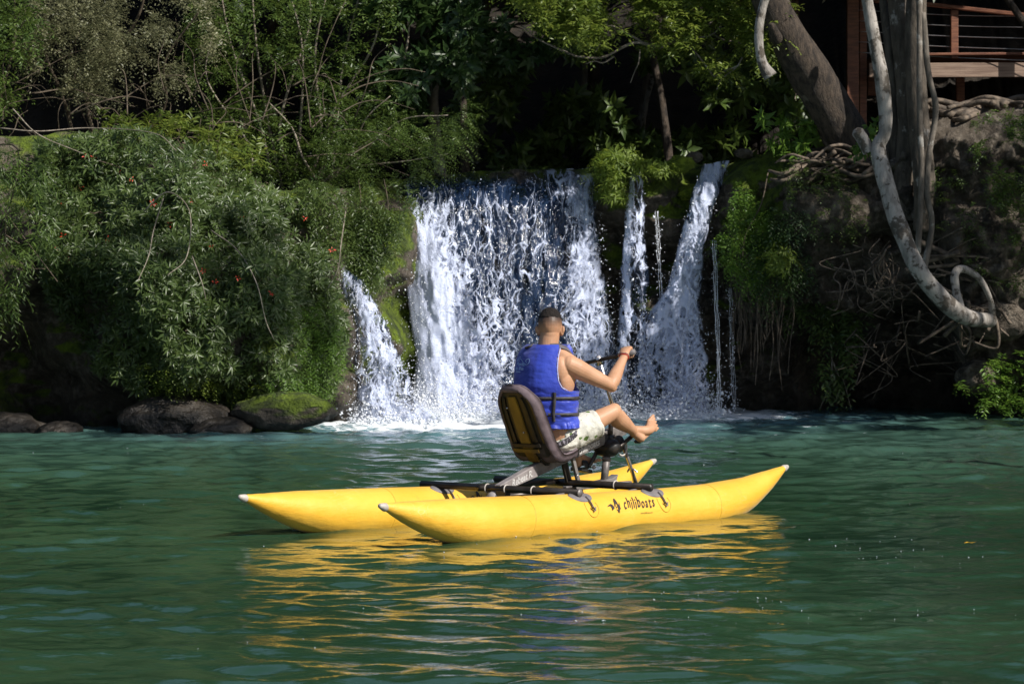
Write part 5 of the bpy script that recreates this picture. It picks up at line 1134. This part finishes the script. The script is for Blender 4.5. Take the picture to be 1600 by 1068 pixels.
def leg(H, K, A, s, foot):
    H, K, A = map(np.array, (H, K, A)); o = []
    o.append(capsule([H, H + (K - H) * .35, H + (K - H) * .7, K], [(.088, .088), (.080, .080), (.064, .064), (.053, .053)], 26, 24))
    back = np.cross(K - H, A - K); d = (A - K) / np.linalg.norm(A - K); n = np.cross(d, (0, 1, 0)); n = n / np.linalg.norm(n); n = n if n[2] < 0 else -n
    o.append(capsule([K, K + (A - K) * .25 + n * .012, K + (A - K) * .55 + n * .006, K + (A - K) * .85, A], [(.052, .052), (.062, .064), (.051, .054), (.036, .037), (.033, .036)], 28, 22)); o.append(ellipsoid(K + np.array([.012, 0, .008]), (.050, .048, .050)))
    heel, toe, side = [np.array(x, float) for x in foot]; fd = toe - heel; Lf = np.linalg.norm(fd); fd /= Lf; sole = np.cross(fd, side); sole = sole / np.linalg.norm(sole); sole = sole if sole[2] < 0 else -sole
    o.append(capsule([A + sole * .005, heel + fd * .025 - sole * .030], [(.034, .034), (.030, .030)], 8, 18)); o.append(ellipsoid(heel + fd * .028 - sole * .024, (.033, .030, .030)))
    o.append(capsule([A + fd * .01, heel + fd * .10 - sole * .040, heel + fd * .165 - sole * .026], [(.033, .033), (.032, .032), (.040, .019)], 16, 20, ref=-sole))
    o.append(capsule([heel + fd * .05 - sole * .018, heel + fd * .12 - sole * .018, heel + fd * .18 - sole * .016], [(.029, .018), (.036, .018), (.044, .017)], 14, 20, ref=-sole))
    for k, (lt, rt_) in enumerate([(.060, .0125), (.056, .0088), (.049, .0084), (.040, .0082), (.031, .0080)]):
        y = (.037 - k * .0200) * 1.0; b = heel + fd * (.180 - .006 * k) + side * y - sole * .015
        o.append(capsule([b, b + fd * lt * .55 - sole * (.004), b + fd * lt - sole * -.001], [rt_, rt_ * .92, rt_ * .95], 10, 12))
    for s2 in (-1, 1): o.append(ellipsoid(A + side * .030 * s2 + fd * .004, (.013, .011, .013)))
    return o
RH, RK, RA = (.225, -.095, .548), (.560, -.235, .705), (.912, -.140, .560)
LH, LK, LA = (.225, .095, .548), (.570, .150, .760), (.655, .140, .395)
body += leg(RH, RK, RA, -1, ((.952, -.142, .487), (1.150, -.160, .630), (-.44, .64, .62)))
body += leg(LH, LK, LA, 1, ((.645, .145, .318), (.875, .155, .345), (-.04, -.998, 0)))
def solid(parts, name, m, vox, par=None, smooth=6):
    v, f = joinvf(parts); o = mesh(name, v, f, m, par); r_ = o.modifiers.new('r', 'REMESH'); r_.mode = 'VOXEL'; r_.voxel_size = vox; r_.use_smooth_shade = True
    sm = o.modifiers.new('s', 'SMOOTH'); sm.factor = .5; sm.iterations = smooth
    apply_mods(o); o.data.materials.clear(); o.data.materials.append(m); o.data.polygons.foreach_set('use_smooth', np.ones(len(o.data.polygons), bool)); return o
person = solid(body, 'person', M['skin'], .0034, None, 6); person.location = (OX, OY, 0); person.rotation_euler = (0, 0, TH)
tag(person, 'barefoot man in blue life vest and patterned shorts pedalling, seen from behind', 'person')
# face and hair
def hcap():
    V, f = [], []; nu, nv = 140, 60
    for i in range(nv):
        for j in range(nu):
            a = 2 * np.pi * j / nu; lim = 1.25 + .30 * math.cos(a) * -1 * 0; fr = math.cos(a)
            mx = (1.17 if fr < .3 else 1.17 - .2 * (fr - .3)) + .06 * float(vn(np.array([[math.cos(a) * 3, math.sin(a) * 3, 0.]]), 2, 8, 2)[0])
            th = mx * i / (nv - 1) + .02; n = np.array([math.sin(th) * math.cos(a), math.sin(th) * math.sin(a), math.cos(th)])
            th_ = .007 * (1 - .75 * (i / (nv - 1)) ** 2) + .0055 * float(vn(n[None], 30, 3, 2)[0]) * (1 - (i / (nv - 1)) ** 3) + .004 * max(0, n[2]) * (1 + float(vn(n[None], 9, 5, 2)[0]))
            if i == nv - 1: th_ = -.004
            V.append(hp(*(np.array([-.008, 0, .022]) + n * (np.array([.098, .079, .098]) + th_))))
    for i in range(nv - 1):
        for j in range(nu): k = (j + 1) % nu; f.append((i * nu + j, (i + 1) * nu + j, (i + 1) * nu + k, i * nu + k))
    f.append(tuple(range(nu))); mesh('hair', V, f, M['hair'], person)
hcap()
M['eye'] = pm('eye', (.75, .73, .70), None, 5, .2); M['lip'] = pm('lips', (.42, .16, .12), None, 5, .5)
for s in (-1, 1):
    v, f = ellipsoid(hp(.080, s * .030, .004), (.010, .013, .008), HR); mesh('eye', v, f, M['eye'], person)
    v, f = capsule([hp(.091, s * .015, .028), hp(.090, s * .032, .033), hp(.082, s * .048, .028)], .004, 8, 8); mesh('eyebrow', v, f, M['hair'], person)
v, f = capsule([hp(.090, -.022, -.066), hp(.098, 0, -.066), hp(.090, .022, -.066)], .005, 10, 8); mesh('lips', v, f, M['lip'], person)
# bracelets on the right wrist
wd = np.array(RW) - np.array(RE); wd /= np.linalg.norm(wd); 
def bracelet(off, m, r_, w_):
    c = np.array(RW) + wd * off; s = np.cross(wd, (0, 0, 1)); s /= np.linalg.norm(s); u = np.cross(s, wd)
    pts = [c + s * .0325 * math.cos(a) + u * .028 * math.sin(a) + wd * .003 * math.sin(3 * a) for a in np.linspace(0, 2 * np.pi, 25)]
    v, f = sweep(pts, np.full((25, 2), (w_, r_)), 25, 8, smoothpath=False, caps=False); mesh('bracelet', v, f, M[m], person)
M['red'] = pm('red cord', (.55, .02, .015), None, 10, .5); M['bead'] = pm('pale beads', (.5, .4, .3), (.25, .12, .08), 90, .4)
bracelet(-.008, 'red', .0025, .003); bracelet(.004, 'bead', .0035, .004)

# shorts
def shortsmat():
    s = NT('white cotton printed with green fruit slices'); v = s.co('Object', (1, 1, 1.0))
    vo = s.n('TexVoronoi'); s.l(v, vo.inputs['Vector']); vo.inputs['Scale'].default_value = 15; vo.inputs['Randomness'].default_value = .75
    d = vo.outputs['Distance']; spn = s.n('SeparateColor'); s.l(vo.outputs['Color'], spn.inputs[0])
    nz = s.math('MULTIPLY', s.math('SUBTRACT', s.noise(v, 45, 2), .5), .22); d = s.math('ADD', d, nz)
    on = s.ramp(spn.outputs[0], .12, .14); inner = s.math('MULTIPLY', s.ramp(d, .36, .33), on); core = s.math('MULTIPLY', s.ramp(d, .20, .17), on)
    c = s.mix(inner, (.56, .55, .49), (.08, .14, .025)); c = s.mix(core, c, (.42, .50, .18))
    c = s.mix(s.math('MULTIPLY', s.ramp(s.noise(v, 24, 4), .60, .64), .55), c, (.42, .42, .36))
    s.l(c, s.b.inputs['Base Color']); s.b.inputs['Roughness'].default_value = .85
    s.l(s.bump(s.noise(v, 14, 5, .6, .6), .55, .03), s.b.inputs['Normal']); return s.m
M['shorts'] = shortsmat()
def mixp(a, b, t): return np.array(a) * (1 - t) + np.array(b) * t
sp_ = []
ph2 = ph
PV = np.concatenate([ring(z, a, b, 32, ph, 2.4, 0) for z, a, b in zip([.448, .465, .50, .545, .575], [.125, .165, .195, .196, .188], [.09, .125, .138, .138, .132])])
PV[:, 2] += .075 * np.clip((PV[:, 0] - .20) / .13, -1, 1) * np.clip((PV[:, 2] - .46) / .1, 0, 1)
pf = [(i * 32 + j, i * 32 + (j + 1) % 32, (i + 1) * 32 + (j + 1) % 32, (i + 1) * 32 + j) for i in range(4) for j in range(32)] + [tuple(range(31, -1, -1)), tuple(4 * 32 + j for j in range(32))]
sp_.append((PV, pf))
for H, K in ((RH, RK), (LH, LK)):
    v, f = sweep([mixp(H, K, t) + np.array([0, 0, dz]) for t, dz in ((-.1, 0), (.12, 0), (.35, -.006), (.50, -.012), (.63, -.014))], [(.100, .098), (.104, .104), (.101, .101), (.098, .096), (.100, .094)], 40, 36, noise=.05, nscale=9, seed=4); sp_.append((v, f))
sh_ = solid(sp_, 'shorts', M['shorts'], .0055, person, 3)
co_ = np.empty(len(sh_.data.vertices) * 3, np.float32); sh_.data.vertices.foreach_get('co', co_); co_ = co_.reshape(-1, 3); nn_ = np.empty_like(co_); sh_.data.vertices.foreach_get('normal', nn_.ravel()); nn_ = np.array([v_.normal[:] for v_ in sh_.data.vertices])
co_ += (nn_ * (.007 * (1 - 2 * np.abs(vn(co_ * np.array([1, 1, .6]), 13, 6, 2))) + .003 * vn(co_, 34, 7, 2))[:, None]).astype(np.float32); sh_.data.vertices.foreach_set('co', co_.ravel()); sh_.data.update()
# waistband
def wbmat():
    s = NT('black waistband with pale woven marks'); v = s.co('Object', (1, 1, .45)); w_ = s.ramp(s.noise(v, 120, 2), .55, .6)
    s.l(s.mix(w_, (.02, .018, .022), (.26, .24, .28)), s.b.inputs['Base Color']); s.b.inputs['Roughness'].default_value = .8; return s.m
M['band'] = wbmat()
wr = [ring(z, a, b, 64, np.linspace(0, 2 * np.pi, 64, endpoint=False), 2.4, 0) for z, a, b in ((.548, .204, .146), (.552, .207, .149), (.586, .203, .147), (.590, .197, .142), (.575, .185, .13))]
for w__ in wr: w__[:, 2] += .075 * np.clip((w__[:, 0] - .20) / .13, -1, 1)
mesh('waistband', np.concatenate(wr), [(i * 64 + j, i * 64 + (j + 1) % 64, (i + 1) * 64 + (j + 1) % 64, (i + 1) * 64 + j) for i in range(4) for j in range(64)], M['band'], person)

# life vest
M['vest'] = pm('blue nylon vest', (.014, .032, .34), (.028, .058, .46), 5, .5, .35, 26, .012)
M['vest'].node_tree.nodes['Principled BSDF'].inputs['Sheen Weight'].default_value = .22; M['vest'].node_tree.nodes['Principled BSDF'].inputs['Sheen Roughness'].default_value = .5
M['web'] = pm('black webbing', (.02, .02, .022), (.05, .045, .05), 60, .6, .3, 300, .002)
M['edge'] = pm('frayed pale binding', (.30, .32, .62), (.5, .52, .75), 90, .8, .5, 300, .003)
VZ = [.605, .625, .66, .72, .78, .80, .82, .88, .95, 1.0, 1.05, 1.09, 1.12, 1.145]
VA = [.205, .200, .190, .192, .200, .197, .204, .214, .216, .216, .212, .200, .178, .145]; VB = [.160, .153, .146, .150, .156, .151, .158, .165, .166, .162, .150, .136, .120, .104]
def vpt(z, p, off=0):
    a = np.interp(z, VZ, VA) + off; b = np.interp(z, VZ, VB) + off
    yaw = TY * np.clip((z - .5) / .3, 0, 1); c, s = np.cos(p), np.sin(p); pw = 2.5
    ridge = 1 + .035 * np.exp(-(p / .16) ** 2) * 0 - .05 * np.exp(-((np.abs(np.arctan2(s, c))) / .10) ** 2)
    y = -np.sign(s) * np.abs(s) ** (2 / pw) * a; x = -np.sign(c) * np.abs(c) ** (2 / pw) * b * ridge * (1 - np.where(y > 0, .50, .36) * np.abs(y) / (a + 1e-9) * (c > 0))
    return np.stack([tor(z) + x * np.cos(yaw) - y * np.sin(yaw), x * np.sin(yaw) + y * np.cos(yaw), z + 0 * x], -1)
def pang(p): return np.arctan2(np.sin(p), np.cos(p))
nz_, np_ = 120, 220; zz = np.linspace(.605, 1.145, nz_); pp = np.linspace(-np.pi, np.pi, np_, endpoint=False)
Z, Pp = np.meshgrid(zz, pp, indexing='ij'); q0 = vpt(Z, Pp)
fold = .004 * vn(q0 * np.array([1, 1, 2.2]), 16, 3, 3) + .006 * vn(q0 * np.array([.6, .6, 3]), 20, 9, 2) * (Z < .84) + .008 * np.sin(Pp * 26 + 3 * np.sin(Pp * 5)) * np.clip((.65 - Z) / .05, 0, 1)
q0 = vpt(Z, Pp, fold); side_y = np.abs(np.interp(Z, VZ, VA) * np.sign(np.sin(Pp)) * np.abs(np.sin(Pp)) ** .8)
hole = np.interp(Z, [.84, .855, .875, .92, 1.0, 1.06, 1.12, 1.15], [.5, .185, .160, .140, .128, .122, .118, .105])
hole_l = np.interp(Z, [.84, .86, .90, 1.0, 1.10, 1.15], [.5, .205, .195, .190, .180, .14])
cut = np.where(-np.sin(Pp) < 0, side_y > hole, (side_y > hole_l) & (np.cos(Pp) < .45))
keepv = ~cut; idx = -np.ones(nz_ * np_, int); f = []
for i in range(nz_ - 1):
    for j in range(np_):
        k = (j + 1) % np_
        if keepv[i, j] and keepv[i, k] and keepv[i + 1, j] and keepv[i + 1, k]: f.append((i * np_ + j, (i + 1) * np_ + j, (i + 1) * np_ + k, i * np_ + k))
used = np.unique(np.array(f)); idx[used] = np.arange(len(used)); vest = mesh('life_vest', q0.reshape(-1, 3)[used], [tuple(idx[list(q)]) for q in f], M['vest'], person)
so_ = vest.modifiers.new('s', 'SOLIDIFY'); so_.thickness = .026; so_.offset = 0; sb = vest.modifiers.new('b', 'BEVEL'); sb.width = .008; sb.segments = 3; sb.limit_method = 'ANGLE'
apply_mods(vest)
cn = vest.data
def strip(fn, n, wfn, name, m, par=vest, th=.004):
    """raised strap: fn(t) -> (z,p) centre, wfn = half width along z"""
    t = np.linspace(0, 1, n); V = []
    for a, b in ((-1, .010), (-1, .010 + th), (1, .010 + th), (1, .010)):
        z, p = fn(t, a); V.append(vpt(z, p, b + .004))
    V = np.concatenate(V); f = [(r * n + i, r * n + i + 1, ((r + 1) % 4) * n + i + 1, ((r + 1) % 4) * n + i) for r in range(4) for i in range(n - 1)]; return mesh(name, V, f, M[m], par)
for zc in (.805, .700):
    for s0, s1 in ((-1.62, .05), (.05, 3.0)):
        strip(lambda t, a, zc=zc, s0=s0, s1=s1: (zc + .011 * a - .012 * np.abs(s0 + (s1 - s0) * t) * 0 + 0 * t, s0 + (s1 - s0) * t), 60, None, 'belt', 'web', th=.005)
strip(lambda t, a: (.845 - .19 * t, .50 + .052 * a + 0 * t), 20, None, 'back_strap', 'web', th=.010)
# armhole binding of short fray
bd = []; t = np.linspace(0, 1, 60)
for sgn in (1,):
    zt = .858 + (1.13 - .858) * t; yb = np.interp(zt, [.84, .855, .875, .92, 1.0, 1.06, 1.12, 1.15], [.2, .185, .160, .140, .128, .122, .118, .105]); a_ = np.interp(zt, VZ, VA)
    pb = sgn * np.arcsin(np.clip(yb / a_, 0, 1) ** 1.25); c_ = vpt(zt, pb, .013); bd.append(sweep(c_, .0035 + .002 * np.abs(vn(c_, 120, 3)), 60, 6, smoothpath=False))
v, f = joinvf(bd); mesh('binding', v, f, M['edge'], vest)
# grey neck flap on the right shoulder
M['flap'] = pm('grey neoprene flap', (.085, .075, .085), (.13, .115, .125), 30, .75, .3, 200, .003)
V = []; top = [(.10, -.050, 1.160), (.17, -.085, 1.165), (.235, -.125, 1.135)]; bot = [(.085, -.092, 1.140), (.15, -.135, 1.142), (.215, -.170, 1.105)]
V = np.array(top + bot + [(.245, -.125, 1.085), (.225, -.165, 1.06)]); fl_ = mesh('neck_flap', V, [(0, 3, 4, 1), (1, 4, 5, 2), (2, 5, 7, 6)], M['flap'], vest)
m_ = fl_.modifiers.new('s', 'SUBSURF'); m_.levels = 2; m_.render_levels = 2; m_ = fl_.modifiers.new('t', 'SOLIDIFY'); m_.thickness = .012; apply_mods(fl_)
V = np.array([(.06, .05, 1.155), (.12, .09, 1.165), (.09, .13, 1.13), (.03, .09, 1.135)]); f2 = mesh('neck_flap', V, [(0, 1, 2, 3)], M['web'], vest); m_ = f2.modifiers.new('t', 'SOLIDIFY'); m_.thickness = .012; apply_mods(f2)
# printed logo on the left back panel
M['print'] = pm('pale blue print', (.25, .40, .75), (.35, .5, .8), 60, .6)
def on_vest(v, z0, p0, k=1.0):
    z = z0 + v[:, 1] * k; a = np.interp(z, VZ, VA); return vpt(z, p0 + v[:, 0] * k / .15, .026)
lg = []
for tx, sz, y, x in (('Porto', .038, 0, .01), ('da Ilha', .036, -.032, .0), ('caiaques', .016, -.050, .012)):
    v, f = text_mesh(tx, sz, .12, .0006, .9); lg.append((v + [x, y, 0], f))
def arc(pts, r_):
    c = catmull([(a, b, 0) for a, b in pts], 24); T = np.gradient(c, axis=0); T /= np.linalg.norm(T, axis=1)[:, None]; N_ = np.stack([-T[:, 1], T[:, 0], 0 * T[:, 0]], -1)
    V = np.concatenate([c + N_ * r_, c - N_ * r_]); return V, [(i, i + 1, 25 + i, 24 + i) for i in range(23)]
lg += [arc([(.0, .030), (.025, .052), (.050, .046), (.075, .022), (.100, .010), (.112, .030), (.108, .052), (.092, .050), (.088, .034), (.098, .026)], .0018), arc([(.005, .042), (.020, .062), (.036, .064)], .0022), arc([(.012, .034), (.024, .040), (.036, .036)], .002)]
v, f = joinvf(lg); mesh('printed_logo', on_vest(v * np.array([-1, 1, 1]) * np.array([-1, 1, 1]), 1.015, -.80, .86)[:, :], f, M['print'], vest, smooth=False)

# ------------------------------------------------------------------ small things afloat
lf = mesh('fallen_leaf', [(-.035, 0, .004), (-.01, -.03, .012), (.012, -.016, .006), (.04, -.01, .014), (.012, .014, .006), (-.012, .028, .010)], [(0, 1, 2), (0, 2, 4), (2, 3, 4), (0, 4, 5)], pm('yellow fallen leaf', (.75, .42, .02), (.6, .3, .02), 20, .5), smooth=False)
lf.location = (P(1515, 852, 17.0)[0], 17.0, .012); tag(lf, 'small orange yellow leaf floating on the water at the right', 'leaf')
rg = np.random.RandomState(9); N = 420; yy = np.concatenate([rg.uniform(11, 18, 300), rg.uniform(18, 30, 120)]); xx = np.concatenate([rg.normal(.09, .07, 300), rg.uniform(-.17, .17, 120)]) * yy; 
keep = vn(np.stack([xx, yy, xx * 0], -1), .9, 5, 2) > .0; xx, yy = xx[keep], yy[keep]; N = len(xx)
v, f = droplets(N, np.stack([xx, yy, wave_height(xx, yy) + .002], -1), .0045 * rg.lognormal(-.2, .4, N), rg, .3); tag(mesh('foam_bubbles', v, f, M['foam']), 'scattered white bubbles drifting on the green water', 'foam', kind='stuff')
